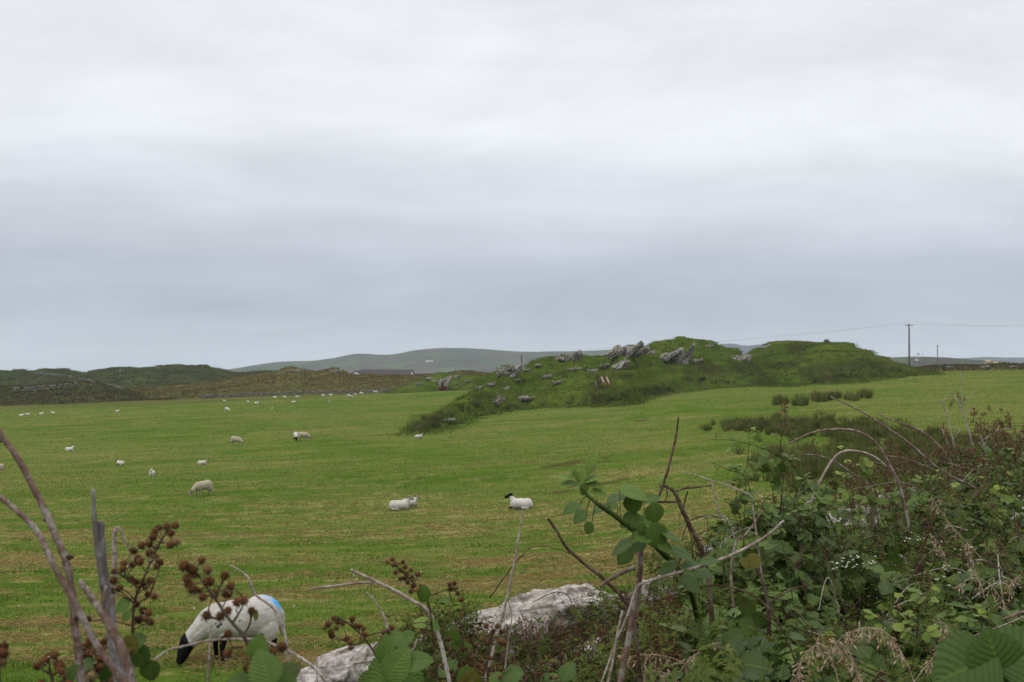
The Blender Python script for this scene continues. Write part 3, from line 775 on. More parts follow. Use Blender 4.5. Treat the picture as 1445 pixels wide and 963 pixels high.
# farmstead behind the brown moor
def gp(px, d, dz=0.0):
    x = (px - CX) / FPX * d; return np.array([x, d, float(ground(x, d)) + dz])
b = P(546, 531, 352)
house((b[0], b[1], b[2] - 1.2), 16.5, 8, 0.9, 2.2, R(-10), 'long grey slate roofed farmhouse showing above the brown moor', M_render, 3, 'farmhouse', chim=0, group='farm buildings behind the brown moor')
b = P(510, 531, 350)
house((b[0], b[1], b[2] - 0.8), 5.5, 5, 0.9, 1.5, R(60), 'little white gabled annexe at the left end of the long slate roof', M_render, 1, 'annexe', chim=0, group='farm buildings behind the brown moor')
b = P(587, 531, 356)
house((b[0], b[1], b[2] - 1.4), 7, 5, 0.9, 1.1, R(5), 'low dark roofed shed at the right end of the long slate roof', M_render, 1, 'shed', chim=0, group='farm buildings behind the brown moor')
for (px, wd, lab) in [(1393, 6, 'tan two storey house beyond the rough bank, left of the pair'), (1404, 7, 'pinkish tan house with lower walls beyond the rough bank, right of the pair')]:
    b = P(px, 514, 900); house((b[0], b[1], b[2] - 2.5), wd * 0.62, 5, 4.6 if wd == 6 else 3.4, 0.9, 0.1, lab, M_tan, 2, 'house', M_tan, 0, group='pair of tan houses on the right')

# ------------------------------------------------------------------ poles, masts and lines
M_pole = flat('pole_timber', (0.16, 0.12, 0.10), 0.85, 4, 0.35)
M_poled = flat('dark_pole_timber', (0.07, 0.055, 0.045), 0.85, 4, 0.35)
M_metal = flat('galvanised', (0.30, 0.31, 0.32), 0.6, 6, 0.2)
M_cable = flat('cable', (0.16, 0.165, 0.17), 0.7, 6, 0.2)
M_yellow = flat('yellow_plate', (0.55, 0.42, 0.05), 0.7, 6, 0.2)
def pole(px, ytop, ybase, d, r, label, m_, arm=0.0, name='utility_pole', plate=False, ins=2, group='power line poles'):
    top = P(px, ytop, d); bx_ = P(px, ybase, d)
    gz = float(ground(bx_[0], d)); base = np.array([bx_[0], d, min(bx_[2], gz) - 0.5])
    t_ = thing(name, label, 'pole', base, group)
    V, F_ = tube([base, (base + top) / 2, top], [r * 1.25, r], 10); mk('post', V, F_, m_, t_)
    if arm:
        V, F_ = box(top - [0, 0, 0.35], (arm, 0.14, 0.16), 0.15); mk('crossarm', V, F_, M_poled, t_, smooth=False)
        for k in (-1, 1):
            q = top + [k * arm * 0.44, 0, -0.27]
            V, F_ = tube([q, q + [0, 0, 0.15], q + [0, 0, 0.3]], [0.05, 0.09, 0.04], 8); mk('insulator', V, F_, M_render, t_)
        q = top; V, F_ = tube([q, q + [0, 0, 0.5], q + [0, 0, 0.75]], [0.04, 0.05, 0.10], 8); mk('insulator', V, F_, M_render, t_)
        V, F_ = tube([top + [-0.05, -0.2, -0.6], top + [-0.05, -0.2, -1.3]], 0.16, 8); mk('bracket', V, F_, M_metal, t_)
    if plate:
        V, F_ = box(P(px, ybase - 1.5, d) + [0, -0.2, 0.2], (0.5, 0.1, 0.7)); mk('plate', V, F_, M_yellow, t_, smooth=False)
    return top
tA = pole(1283, 457.5, 522, 300, 0.20, 'tall power pole with crossarm standing right of the grassy knoll', M_pole, 2.3)
tB = pole(1323, 487.5, 520, 560, 0.20, 'smaller farther power pole right of the tall crossarmed one', M_pole, 1.8)
tC = pole(736, 501.5, 530, 300, 0.16, 'thin dark pole rising behind the left shoulder of the main knoll', M_poled)
tD = pole(430, 520, 551, 300, 0.14, 'wooden pole with yellow plate at its foot behind the far wall', M_poled, plate=True)
tE = pole(169.5, 520.5, 545, 420, 0.13, 'thin weathered pole on the left hill above the stone wall', M_pole)
for k, (dz) in enumerate((-0.05, 0.75)):
    pts = [tA + [0.95 * (1 if k else -1) * 0, 0, dz], P(1075, 470.5, 330), P(900, 489, 380)]
    V, F_ = tube(crom([tA + [0, 0, dz], P(1180, 466.5 + 1.5 * k, 315), P(1075, 476 + 1.5 * k, 330), P(960, 486, 350), P(800, 494, 390)], 12), 0.014, 4)
    tag(mk('power_line', V, F_, M_cable, loc=tA), 'faint %s power cable sagging from the tall pole down to the left' % ('lower', 'upper')[k], 'cable', 'power cables')
    V, F_ = tube(crom([tA + [0, 0, dz], P(1370, 460.2 - 1 * k, 260), P(1500, 460 - 2.5 * k, 220), P(1750, 452, 170)], 12), 0.013, 4)
    tag(mk('power_line', V, F_, M_cable, loc=tA), 'faint %s power cable running from the tall pole to the right' % ('lower', 'upper')[k], 'cable', 'power cables')
# aerial masts on the headland
b = shit(D3, 1297, 505.5); m_ = b[1] / FPX
t_ = thing('aerial_mast', 'squat lattice mast with stacked platforms on the headland top', 'mast', b, 'aerial masts')
a = Acc()
for sx in (-1, 1):
    for sy in (-1, 1): a.add(*tube([b + [sx * 1.2 * m_, sy * 1.0, -2], b + [sx * 0.8 * m_, sy * 0.5, 7.5 * m_]], 0.14, 5))
a.build('lattice', M_metal, t_)
for hh in (1.2, 4.3, 6.8):
    V, F_ = box(b + [0, 0, hh * m_], (3.2 * m_, 1.6, 0.5)); mk('platform', V, F_, M_metal, t_, smooth=False)
b = shit(D3, 1302, 505.5)
t_ = thing('aerial_mast', 'slender single aerial beside the squat platform mast', 'mast', b, 'aerial masts')
V, F_ = tube([b - [0, 0, 1], b + [0, 0, 14 * m_]], [0.26, 0.10], 6); mk('mast_pole', V, F_, M_metal, t_)
V, F_ = box(b + [0, 0, 4 * m_], (2.0 * m_, 0.6, 0.4)); mk('antenna', V, F_, M_metal, t_, smooth=False)

# ------------------------------------------------------------------ odd things lying on the knoll
M_redp = flat('faded_red_paint', (0.22, 0.045, 0.03), 0.6, 3, 0.5)
M_rust = flat('rust', (0.09, 0.035, 0.02), 0.85, 4, 0.4)
b = shit(K3, 624, 553)
t_ = thing('farm_machine', 'faded red mowing machine abandoned below the hummock crag', 'farm machine', b)
V, F_ = tube([b + [-2.7, 0, 0.25], b + [-2.0, 0, 0.75], b + [-0.9, 0, 0.85], b + [0.0, 0, 0.7]], [0.15, 0.35, 0.42, 0.38], 10); mk('cover', V, F_, M_redp, t_)
V, F_ = box(b + [0.5, 0, 0.85], (0.9, 0.9, 1.1), 0.3); mk('gearbox', V, F_, M_rust, t_, smooth=False)
for (x, r) in ((0.1, 0.5), (1.5, 0.45)):
    an = np.linspace(0, 2 * math.pi, 17); pth = np.stack([b[0] + x + r * np.cos(an), np.full(17, b[1] - 0.5), b[2] + 0.5 + r * np.sin(an)], -1)
    V, F_ = tube(pth, 0.09, 6, cap=False); mk('wheel', V, F_, M_rust, t_)
V, F_ = tube([b + [0.8, 0, 0.9], b + [1.8, 0, 0.8], b + [3.0, 0, 0.4]], 0.1, 6); mk('drawbar', V, F_, M_rust, t_)
# red and white boards
b = shit(K1, 854, 545)
M_wred = flat('weathered_red_board', (0.42, 0.13, 0.08), 0.8, 2, 0.4)
t_ = thing('marker_board', 'pair of leaning red and white boards in grass above the rush bed', 'marker board', b)
for k, x in enumerate((-0.45, 0.25)):
    V, F_ = box((0, 0, 0), (0.34, 0.06, 1.35)); Rm = eul(8, -24, 10)
    mk('red_board', V @ Rm.T + b + [x + 0.15, -0.1, 0.72], F_, M_wred, t_, smooth=False)
    V, F_ = box((-0.0, -0.045, 0.22 - 0.1 * k), (0.17, 0.03, 0.9)); mk('white_strip', V @ Rm.T + b + [x + 0.15, -0.1, 0.72], F_, M_render, t_, smooth=False)
b = shit(K1, 842, 549); V, F_ = tube([b, b + [-0.1, 0, 0.8], b + [-0.25, 0, 1.1]], [0.12, 0.09], 6)
tag(mk('fence_post', V, F_, M_cane_grey, loc=b), 'short grey post leaning left of the red and white boards', 'post')

# ------------------------------------------------------------------ sheep
def wool(name, fleece, fleece2, dark, face2):
    def f(t, bs, out):
        n = tex(t, scale=14, detail=5, rough=0.65); n2 = tex(t, scale=3.0, detail=3); n3 = tex(t, scale=75, detail=3, rough=0.7)
        c = mix(t, rng_map(t, n2, 0.4, 0.62), fleece, fleece2)
        c = mix(t, rng_map(t, n, 0.35, 0.7, 0, 0.35), c, tuple(v * 0.62 for v in fleece))
        c = mix(t, attr(t, 'spot'), c, (0.03, 0.028, 0.028))
        c = mix(t, attr(t, 'paint'), c, mix(t, rng_map(t, n, .3, .7), (0.02, 0.36, 0.82), (0.10, 0.46, 0.86)))
        fc = mix(t, rng_map(t, tex(t, scale=9, detail=4, rough=.6), 0.5, 0.56), dark, face2)
        c = mix(t, attr(t, 'skin'), c, fc)
        setc(t, bs, c)
        bump(t, bs, math_(t, 'ADD', n3, math_(t, 'MULTIPLY', n, 0.8)), 0.8, 0.02)
        bs.inputs['Roughness'].default_value = 0.95
    return mat(name, f)
M_w_black = wool('white_fleece_black_face', (0.54, 0.51, 0.46), (0.44, 0.41, 0.36), (0.012, 0.011, 0.012), (0.014, 0.013, 0.014))
M_w_mott = wool('white_fleece_mottled_face', (0.52, 0.49, 0.42), (0.43, 0.40, 0.33), (0.05, 0.035, 0.03), (0.50, 0.47, 0.42))
M_w_cream = wool('cream_fleece', (0.40, 0.35, 0.26), (0.32, 0.27, 0.19), (0.32, 0.27, 0.21), (0.12, 0.09, 0.07))
M_w_white = wool('clean_fleece_white_face', (0.60, 0.58, 0.54), (0.52, 0.49, 0.45), (0.50, 0.47, 0.43), (0.42, 0.38, 0.34))
M_horn = flat('horn', (0.30, 0.24, 0.16), 0.5, 12, 0.3)
M_eye = flat('eye', (0.03, 0.02, 0.01), 0.15, 10, 0.2)
def capsule(a, b, r0, r1, n=10, m=12):
    a = np.array(a, float); b = np.array(b, float); t = nrm(b - a)
    pts = [a - t * r0 * math.cos(q) for q in np.linspace(0.15, math.pi / 2, 4)[:-1]] + list(np.linspace(a, b, n)) + [b + t * r1 * math.cos(q) for q in np.linspace(math.pi / 2, 0.15, 4)[1:]]
    rad = [r0 * math.sin(q) for q in np.linspace(0.15, math.pi / 2, 4)[:-1]] + list(np.linspace(r0, r1, n)) + [r1 * math.sin(q) for q in np.linspace(math.pi / 2, 0.15, 4)[1:]]
    pts = np.array(pts)
    path = pts; n_ = len(path)
    ref = np.array([0, 1.0, 0]) if abs(t[1]) < 0.9 else np.array([1.0, 0, 0])
    u = nrm(np.cross(t, ref)); v = np.cross(t, u); an = np.arange(m) / m * 2 * math.pi
    V = np.vstack([p + np.cos(an)[:, None] * r * u + np.sin(an)[:, None] * r * v for p, r in zip(path, rad)])
    i = np.arange(n_ - 1)[:, None] * m; j = np.arange(m)[None]; k = (j + 1) % m
    F_ = np.stack([i + j, i + k, i + m + k, i + m + j], -1).reshape(-1, 4)
    V = np.vstack([V, path[0], path[-1]]); j = np.arange(m); k = (j + 1) % m
    return V, [F_, np.vstack([np.stack([k, j, np.full(m, n_ * m)], -1), np.stack([(n_ - 1) * m + j, (n_ - 1) * m + k, np.full(m, n_ * m + 1)], -1)])]
def sheep_mesh(pose, vox=0.02, turn=0.0):
    """one continuous body; returns mesh, and head data for eyes and horns"""
    prim = []   # (kind, V, F, skin, a, b, r)
    def ell(c, r, skin=0, rot=0):
        V, F_ = ico(3); Rm = eul(0, rot, 0); W = (V * np.array(r)) @ Rm.T + np.array(c); prim.append((W, [F_], skin, np.array(c), np.array(c), min(r)))
    def cap_(a, b, r0, r1, skin):
        V, F_ = capsule(a, b, r0, r1); prim.append((V, F_, skin, np.array(a, float), np.array(b, float), (r0 + r1) / 2))
    if pose == 'lie':
        ell((-0.02, 0, 0.27), (0.46, 0.29, 0.26)); ell((-0.30, 0, 0.27), (0.27, 0.30, 0.27)); ell((0.25, 0, 0.27), (0.26, 0.25, 0.25))
        cap_((0.33, 0, 0.36), (0.50, 0.0, 0.60), 0.17, 0.105, 0)
        hb = np.array([0.50, 0.0, 0.66]); hd = nrm(np.array([math.cos(turn), math.sin(turn), -0.42]))
        for s in (-1, 1):
            cap_((0.36, s * 0.14, 0.10), (0.58, s * 0.13, 0.05), 0.055, 0.035, 1)
            cap_((-0.14, s * 0.20, 0.11), (-0.36, s * 0.22, 0.09), 0.08, 0.06, 0)
            cap_((-0.12, s * 0.26, 0.05), (0.06, s * 0.26, 0.035), 0.035, 0.028, 1)
        ell((-0.52, 0.05, 0.22), (0.07, 0.07, 0.14))
    else:
        ell((-0.02, 0, 0.60), (0.46, 0.255, 0.265)); ell((-0.29, 0, 0.625), (0.285, 0.265, 0.285)); ell((0.25, 0, 0.58), (0.26, 0.22, 0.255))
        for s in (-1, 1):
            ell((-0.37, s * 0.14, 0.50), (0.15, 0.115, 0.22), 0, 12)
            cap_((-0.40, s * 0.145, 0.42), (-0.47, s * 0.14, 0.27), 0.075, 0.040, 1)
            cap_((-0.47, s * 0.14, 0.27), (-0.43, s * 0.14, 0.03), 0.036, 0.028, 1)
            cap_((-0.44, s * 0.14, 0.02), (-0.405, s * 0.14, 0.018), 0.034, 0.024, 1)
            x = 0.30 if s < 0 else 0.20
            cap_((x - 0.02, s * 0.12, 0.46), (x + 0.01, s * 0.12, 0.26), 0.075, 0.038, 1)
            cap_((x + 0.01, s * 0.12, 0.26), (x - 0.01, s * 0.12, 0.03), 0.036, 0.027, 1)
            cap_((x, s * 0.12, 0.02), (x + 0.035, s * 0.12, 0.018), 0.034, 0.024, 1)
        cap_((-0.545, 0, 0.66), (-0.58, 0, 0.40), 0.055, 0.035, 0)
        if pose == 'graze':
            cap_((0.36, 0, 0.60), (0.60, 0, 0.38), 0.185, 0.115, 0); cap_((0.45, 0, 0.50), (0.64, 0, 0.34), 0.14, 0.11, 0)
            hb = np.array([0.665, 0, 0.335]); hd = nrm(np.array([0.34 * math.cos(turn), 0.34 * math.sin(turn), -0.94]))
        else:
            cap_((0.36, 0, 0.66), (0.52, 0, 0.92), 0.18, 0.11, 0)
            hb = np.array([0.52, 0, 0.97]); hd = nrm(np.array([math.cos(turn), math.sin(turn), -0.45]))
    side = nrm(np.cross(hd, np.array([0.0, 0, 1]) if abs(hd[2]) < 0.85 else np.array([1.0, 0, 0.3]))); upv = np.cross(side, hd)
    if upv @ (np.array([0.5, 0, 1.0])) < 0: upv = -upv
    cap_(hb - hd * 0.02, hb + hd * 0.16, 0.100, 0.080, 1)
    cap_(hb + hd * 0.12, hb + hd * 0.27, 0.076, 0.054, 1)
    cap_(hb + hd * 0.06 - upv * 0.045, hb + hd * 0.24 - upv * 0.03, 0.062, 0.040, 1)
    for s in (-1, 1):
        e0 = hb + side * s * 0.07 + upv * 0.045 - hd * 0.01
        cap_(e0, e0 + side * s * 0.115 - upv * 0.02 - hd * 0.015, 0.030, 0.020, 1)
    A_ = Acc()
    for p_ in prim: A_.add(p_[0], p_[1])
    tmp = A_.build('tmp_body', M_w_black)
    rm = tmp.modifiers.new('r', 'REMESH'); rm.mode = 'VOXEL'; rm.voxel_size = vox
    sm = tmp.modifiers.new('s', 'SMOOTH'); sm.factor = 0.6; sm.iterations = 4
    dg = bpy.context.evaluated_depsgraph_get(); dg.update()
    me = bpy.data.meshes.new_from_object(tmp.evaluated_get(dg))
    bpy.data.objects.remove(tmp)
    n_ = len(me.vertices); co = np.zeros(n_ * 3, np.float32); me.vertices.foreach_get('co', co); co = co.reshape(-1, 3).astype(float)
    best = np.full(n_, 9.0); skin = np.zeros(n_)
    for (V_, F_, sk, a, b, r) in prim:
        if np.allclose(a, b):
            h = (V_.max(0) - V_.min(0)) / 2; dd = (np.linalg.norm((co - a) / h, axis=1) - 1) * h.min()
        else:
            t = np.clip((co - a) @ (b - a) / ((b - a) @ (b - a)), 0, 1); dd = np.linalg.norm(co - a - t[:, None] * (b - a), axis=1) - r - (0.05 if sk and a[0] > 0.45 else 0)
        k = dd < best; best[k] = dd[k]; skin[k] = sk
    no = np.zeros(n_ * 3, np.float32); me.vertices.foreach_get('normal', no); no = no.reshape(-1, 3)
    nn = np.array([mnoise.fractal(Vector(c * 13), 0.8, 2.1, 3) for c in co])
    co2 = co + no * (nn * 0.006 * (1 - skin))[:, None]
    co2[:, 2] = np.maximum(co2[:, 2], 0.0)
    me.vertices.foreach_set('co', co2.astype(np.float32).ravel())
    at = me.attributes.new('skin', 'FLOAT', 'POINT'); at.data.foreach_set('value', skin.astype(np.float32))
    for k in ('spot', 'paint'): me.attributes.new(k, 'FLOAT', 'POINT')
    me.polygons.foreach_set('use_smooth', np.ones(len(me.polygons), bool)); me.update()
    return me, (hb, hd, side, upv, co)
def eyes(o, H, horns=False):
    hb, hd, side, upv, _ = H
    for s in (-1, 1):
        c = hb + hd * 0.085 + side * s * 0.070 + upv * 0.028
        V, F_ = ico(2); e = mk('eye', V * 0.013 + c, F_, M_eye); e.parent = o
        if horns:
            pts = []
            for q in np.linspace(0, 4.6, 18):
                rr = 0.075 * (1 - q * 0.08)
                pts.append(hb + side * s * (0.045 + 0.022 * q) + upv * (0.075 + rr * math.cos(q) - 0.055) - hd * (rr * math.sin(q) + 0.0))
            V, F_ = tube(pts, [0.030, 0.022, 0.010], 7, 0.05); h_ = mk('horn', V, F_, M_horn); h_.parent = o
SHM = {}
def sheep_src(key, pose, material, vox=0.022, turn=0.0, horns=False):
    me, H = sheep_mesh(pose, vox, turn); me.materials.clear(); me.materials.append(material)
    SHM[key] = (me, H, horns)
sheep_src('graze_cream', 'graze', M_w_cream); sheep_src('lie_black', 'lie', M_w_black, turn=0.25)
sheep_src('lie_mott', 'lie', M_w_mott, turn=0.5, horns=True); sheep_src('lie_white', 'lie', M_w_white, turn=-0.3)
sheep_src('graze_black', 'graze', M_w_black); sheep_src('stand_white', 'stand', M_w_white, turn=0.4); sheep_src('graze_white', 'graze', M_w_white)
used = {}
def put_sheep(key, px, py, heading, label, scale=1.0, group='sheep in the pasture', at=None):
    p = at if at is not None else ghit(px, py)
    me, H, horns = SHM[key]
    if key not in used:
        o = link('sheep', me); eyes(o, H, horns); used[key] = o
    else:
        s0 = used[key]; o = s0.copy(); COL.objects.link(o)
        for ch in s0.children:
            c = ch.copy(); COL.objects.link(c); c.parent = o
    o.location = p; o.rotation_euler = (0, 0, R(heading)); o.scale = (scale,) * 3
    return tag(o, label, 'sheep', group)
# heading: 0 faces right, 180 faces left, 90 away, -90 towards the camera
FL = [
 ('graze_cream', 287, 700, 222, 'cream ewe grazing with lowered head, nearer than the lying ones on the left', 0.95),
 ('lie_mott', 564, 720, 8, 'horned ewe with brown patched face lying in mid field, left of centre', 1.0),
 ('lie_black', 735, 718.5, 168, 'black faced sheep lying alert with raised head in the centre of the field', 1.0),
 ('graze_cream', 334, 629, -12, 'cream ewe grazing to the right beyond the resting sheep', 1.0),
 ('graze_black', 418, 622, -75, 'white black headed sheep facing forward, left of a touching pair', 0.95),
 ('graze_cream', 429, 622, 10, 'greyish ewe grazing to the right of the black headed sheep', 0.95),
 ('lie_white', 99, 636.5, 25, 'white sheep lying alone far left beside the leaning dead stem', 0.9),
 ('lie_black', 171, 656.5, 155, 'black headed sheep lying on the left half of the field', 0.85),
 ('lie_white', 215.5, 670.5, -80, 'white sheep lying and facing the camera between the black headed and grazing ones', 0.85),
 ('lie_mott', 286, 656, 12, 'horned sheep lying directly behind the nearer grazing cream ewe', 0.85),
 ('graze_cream', -2, 668, 200, 'sheep cut by the left edge of the picture', 0.8),
 ('graze_white', 321, 581, -35, 'white sheep grazing behind the cream ewe, left one of the two most alone', 0.9),
 ('stand_white', 384, 579.5, -80, 'white sheep standing and facing the camera in the farther field', 0.62),
 ('lie_white', 362, 570, 5, 'white sheep lying far off below the stone wall, with a fainter one to its left', 1.0),
 ('lie_mott', 350, 568, 170, 'faint far sheep lying left of a brighter lying one', 0.85),
 ('lie_mott', 317, 567, 170, 'far sheep lying leftmost on the crest below the stone wall', 0.8),
 ('lie_white', 388, 562, 0, 'far sheep lying close under the wall, leftmost of three in a row', 1.0),
 ('lie_white', 402, 561.5, 180, 'far sheep lying close under the wall, middle of three in a row', 0.9),
 ('lie_white', 419.5, 561, 10, 'far sheep lying close under the wall, right one of three in a row', 0.9),
 ('lie_mott', 414.5, 569, 10, 'far sheep lying in front of the row of three under the wall', 1.05),
 ('lie_white', 456, 559, 0, 'left one of two far sheep under the wall right of the wooden pole', 0.9),
 ('lie_white', 467, 558.5, 180, 'right one of two far sheep under the wall right of the wooden pole', 0.9),
 ('stand_white', 465.5, 569, -80, 'small white far sheep alone in front of the two under the wall', 0.62),
 ('lie_white', 492, 558.5, 0, 'white far sheep just behind the grey one near the right end of the wall', 0.75),
 ('graze_cream', 495.5, 563, 0, 'greyish far sheep in front of the small group near the right end of the wall', 1.0),
 ('lie_white', 502, 557.5, 180, 'smallest far sheep in the group near the right end of the wall', 0.75),
 ('graze_white', 510, 557, 0, 'white grazing sheep in the group near the right end of the wall', 0.8),
 ('graze_white', 530, 555.5, 5, 'rightmost far sheep under the wall, beside the green hummock', 0.9),
 ('lie_mott', 591, 618.5, 5, 'white sheep with raised head lying at the toe of the rocky knoll by the rushes', 0.85),
 ('lie_white', 31, 587.5, 0, 'first sheep from the left in the line of four at far left', 1.0),
 ('lie_mott', 40, 586.5, 10, 'second sheep from the left in the line of four at far left', 1.1),
 ('lie_white', 59, 585.5, 0, 'third sheep from the left in the line of four at far left', 1.0),
 ('lie_white', 75.5, 584, 180, 'rightmost sheep in the line of four at far left', 0.9),
 ('lie_white', 166, 581.5, 10, 'single tiny white sheep between the line of four and the stone wall', 0.8),
]
for k_, px, py, hdg, lab, sc_ in FL:
    if k_.startswith('lie'): sc_ *= 0.86 if px == 735 else 0.80 if px == 564 else 0.70
    elif py < 600: sc_ *= 0.84
    else: sc_ *= 0.95
    put_sheep(k_, px, py, hdg, lab, sc_)
# a lamb lying close behind the horned ewe
q = ghit(571, 717.5); put_sheep('lie_mott', 0, 0, 15, 'lamb lying tight behind the horned ewe, its head above her back', 0.66, at=q + [0.16, 0.40, 0.03])
# the near ewe behind the brambles
me, H = sheep_mesh('graze', 0.013)
me.materials.clear(); me.materials.append(M_w_black)
co = H[4]
pn = np.array([mnoise.fractal(Vector(c * 9), 0.8, 2.1, 3) for c in co])
paint = sstep(0.15, 0.05, np.linalg.norm((co - np.array([-0.50, -0.02, 0.80])) / np.array([1.0, 1.3, 1.1]), axis=1)) * 1.0
paint = np.clip((paint + 0.45 * sstep(0.22, 0.08, np.linalg.norm(co - np.array([-0.43, -0.02, 0.84]), axis=1))) * (0.75 + 0.5 * pn), 0, 0.92)
spot = np.zeros(len(co))
for (x, z, r) in ((0.26, 0.56, .022), (0.225, 0.59, .018), (-0.02, 0.63, .014), (0.29, 0.60, 0.012), (-0.30, 0.42, 0.03)):
    for s in (1, -1): spot = np.maximum(spot, sstep(r * 1.25, r * 0.8, np.hypot(co[:, 0] - x, co[:, 2] - z)) * (np.sign(co[:, 1]) == s))
me.attributes['paint'].data.foreach_set('value', paint.astype(np.float32)); me.attributes['spot'].data.foreach_set('value', spot.astype(np.float32))
near = link('sheep', me); eyes(near, H)
p_ = ghit(339, 933); near.location = p_ - np.array([0, 0, 0.02]); near.rotation_euler = (0, 0, R(180 + 12)); near.scale = (0.90,) * 3
tag(near, 'near black faced ewe with blue paint on her rump grazing behind the brambles', 'sheep', 'sheep in the pasture')

# ------------------------------------------------------------------ templates
def leaf_tpl(K=9, W=0.40, ser=0.10, fold=0.28, droop=0.22, cols=1, wave=0.0):
    y = np.linspace(0, 1, K)
    wd = W * np.sin(np.pi * y ** 0.8) ** 0.75; wd[0] = 0.015; wd[-1] = 0.0
    wd = wd * (1 + ser * np.where(np.arange(K) % 2, 1, -1))
    c = np.linspace(-1, 1, 2 * cols + 1)
    X = wd[:, None] * c; Y = np.repeat(y[:, None], len(c), 1)
    Y = Y - 0.10 * np.abs(c) * np.where(np.arange(K) % 2, -0.5, 0.6)[:, None] * (1 / K) * 4
    Z = np.abs(X) * fold - droop * Y ** 2 - 0.25 * (np.abs(c) ** 2) * wd[:, None] * 0.6
    if wave: Z = Z + wave * np.sin(Y * 9 * 2 * np.pi - np.abs(c) * 5) * np.abs(c) * (wd[:, None] / W)
    V = np.stack([X, Y, Z], -1).reshape(-1, 3); m = len(c)
    i = np.arange(K - 1)[:, None] * m; j = np.arange(m - 1)[None]
    F_ = np.stack([i + j, i + j + 1, i + m + j + 1, i + m + j], -1).reshape(-1, 4)
    uv = np.stack([np.tile(c, K), V[:, 1], np.zeros(len(V))], -1)
    return V, F_, uv
LT_hi = leaf_tpl(21, 0.42, 0.07, 0.22, 0.20, 3, 0.006)
LT_mid = leaf_tpl(9, 0.40, 0.10); LT_lo = leaf_tpl(5, 0.40, 0.05)
LT_near = leaf_tpl(13, 0.42, 0.09, 0.25, 0.22, 1)
LT_nar = leaf_tpl(4, 0.17, 0.0, 0.2, 0.35)
def burr_tpl(ns, sub, seed=1):
    r2 = np.random.default_rng(seed); V, F_ = ico(sub)
    V = V * 0.62 * (1 + 0.12 * r2.normal(size=len(V)))[:, None]; Vs = [V]; Fs = [F_]; n = len(V)
    k = np.arange(ns) + 0.5; ph = np.arccos(1 - 2 * k / ns); th = np.pi * (1 + 5 ** 0.5) * k
    dirs = np.stack([np.cos(th) * np.sin(ph), np.sin(th) * np.sin(ph), np.cos(ph)], -1); dirs = nrm(dirs + r2.normal(0, 0.12, dirs.shape))
    for q in dirs:
        u = nrm(np.cross(q, [0.3, 0.5, 0.8])); v = np.cross(q, u); l = r2.uniform(0.95, 1.2)
        Vs.append(np.array([q * 0.5 + u * 0.1, q * 0.5 - u * 0.05 + v * 0.09, q * 0.5 - u * 0.05 - v * 0.09, q * l])); 
        Fs.append(np.array([[0, 1, 3], [1, 2, 3], [2, 0, 3]]) + n); n += 4
    return np.vstack(Vs), np.vstack(Fs)
BT_hi = burr_tpl(90, 2); BT_lo = burr_tpl(14, 1)
def sepal_tpl():
    V = []; F_ = []
    for k in range(5):
        a = k / 5 * 2 * math.pi; c, s = math.cos(a), math.sin(a)
        n = len(V); V += [(0.15 * c, 0.15 * s, -0.5), (0.55 * c - 0.2 * s, 0.55 * s + 0.2 * c, -0.75), (1.15 * c, 1.15 * s, -1.05), (0.55 * c + 0.2 * s, 0.55 * s - 0.2 * c, -0.75)]
        F_.append([n, n + 1, n + 2, n + 3])
    return np.array(V, float), np.array(F_)
SEP = sepal_tpl()

def compound(acc, P0, A0, U0, size, five=0.45, tpl=LT_mid, tint=None, stalks=None):
    """bramble leaves: 3 or 5 toothed leaflets around each stalk end"""
    k = len(P0); A0 = nrm(A0); Fr = frames(A0, U0)
    size = np.broadcast_to(size, (k,)).astype(float)
    tint = rng.random(k) if tint is None else tint
    f5 = rng.random(k) < five
    for ang, sc, off, sel in ((0, 1.0, 0.30, None), (62, 0.82, 0.0, None), (-62, 0.82, 0.0, None), (118, 0.62, -0.03, f5), (-118, 0.62, -0.03, f5)):
        m = np.ones(k, bool) if sel is None else sel
        kk = m.sum()
        if not kk: continue
        a = np.radians(ang + rng.normal(0, 9, kk)); F_ = Fr[m]
        ax = F_[:, :, 0] * np.sin(a)[:, None] + F_[:, :, 1] * np.cos(a)[:, None] + F_[:, :, 2] * rng.normal(-0.12, 0.16, (kk, 1))
        up = F_[:, :, 2] + rng.normal(0, 0.22, (kk, 3))
        M = frames(ax, up) * (size[m] * sc * rng.uniform(0.85, 1.12, kk))[:, None, None]
        T = P0[m] + F_[:, :, 1] * (off * size[m])[:, None]
        scatter(acc, tpl[0], tpl[1], M, T, luv=tpl[2], tint=np.clip(tint[m] + rng.normal(0, 0.05, kk), 0, 1))
        if stalks is not None and ang == 0:
            B = P0[m] - A0[m] * (size[m] * 0.7)[:, None] - np.array([0, 0, 0.25]) * size[m][:, None]
            thin(stalks, B, T, 0.0011)
def thin(acc, A_, B_, r, r1=None):
    """many straight thin stalks between points"""
    A_ = np.atleast_2d(A_); B_ = np.atleast_2d(B_); k = len(A_); r1 = r if r1 is None else r1
    t = nrm(B_ - A_); u = nrm(np.cross(t, np.array([0.27, 0.53, 0.8]))); v = np.cross(t, u)
    an = np.arange(3) / 3 * 2 * math.pi
    ring = np.cos(an)[None, :, None] * u[:, None] + np.sin(an)[None, :, None] * v[:, None]
    V = np.concatenate([A_[:, None] + ring * np.reshape(r, (-1, 1, 1)), B_[:, None] + ring * np.reshape(r1, (-1, 1, 1))], 1).reshape(-1, 3)
    f = np.array([[0, 1, 4, 3], [1, 2, 5, 4], [2, 0, 3, 5]])
    acc.add(V, (f[None] + (np.arange(k) * 6)[:, None, None]).reshape(-1, 4))
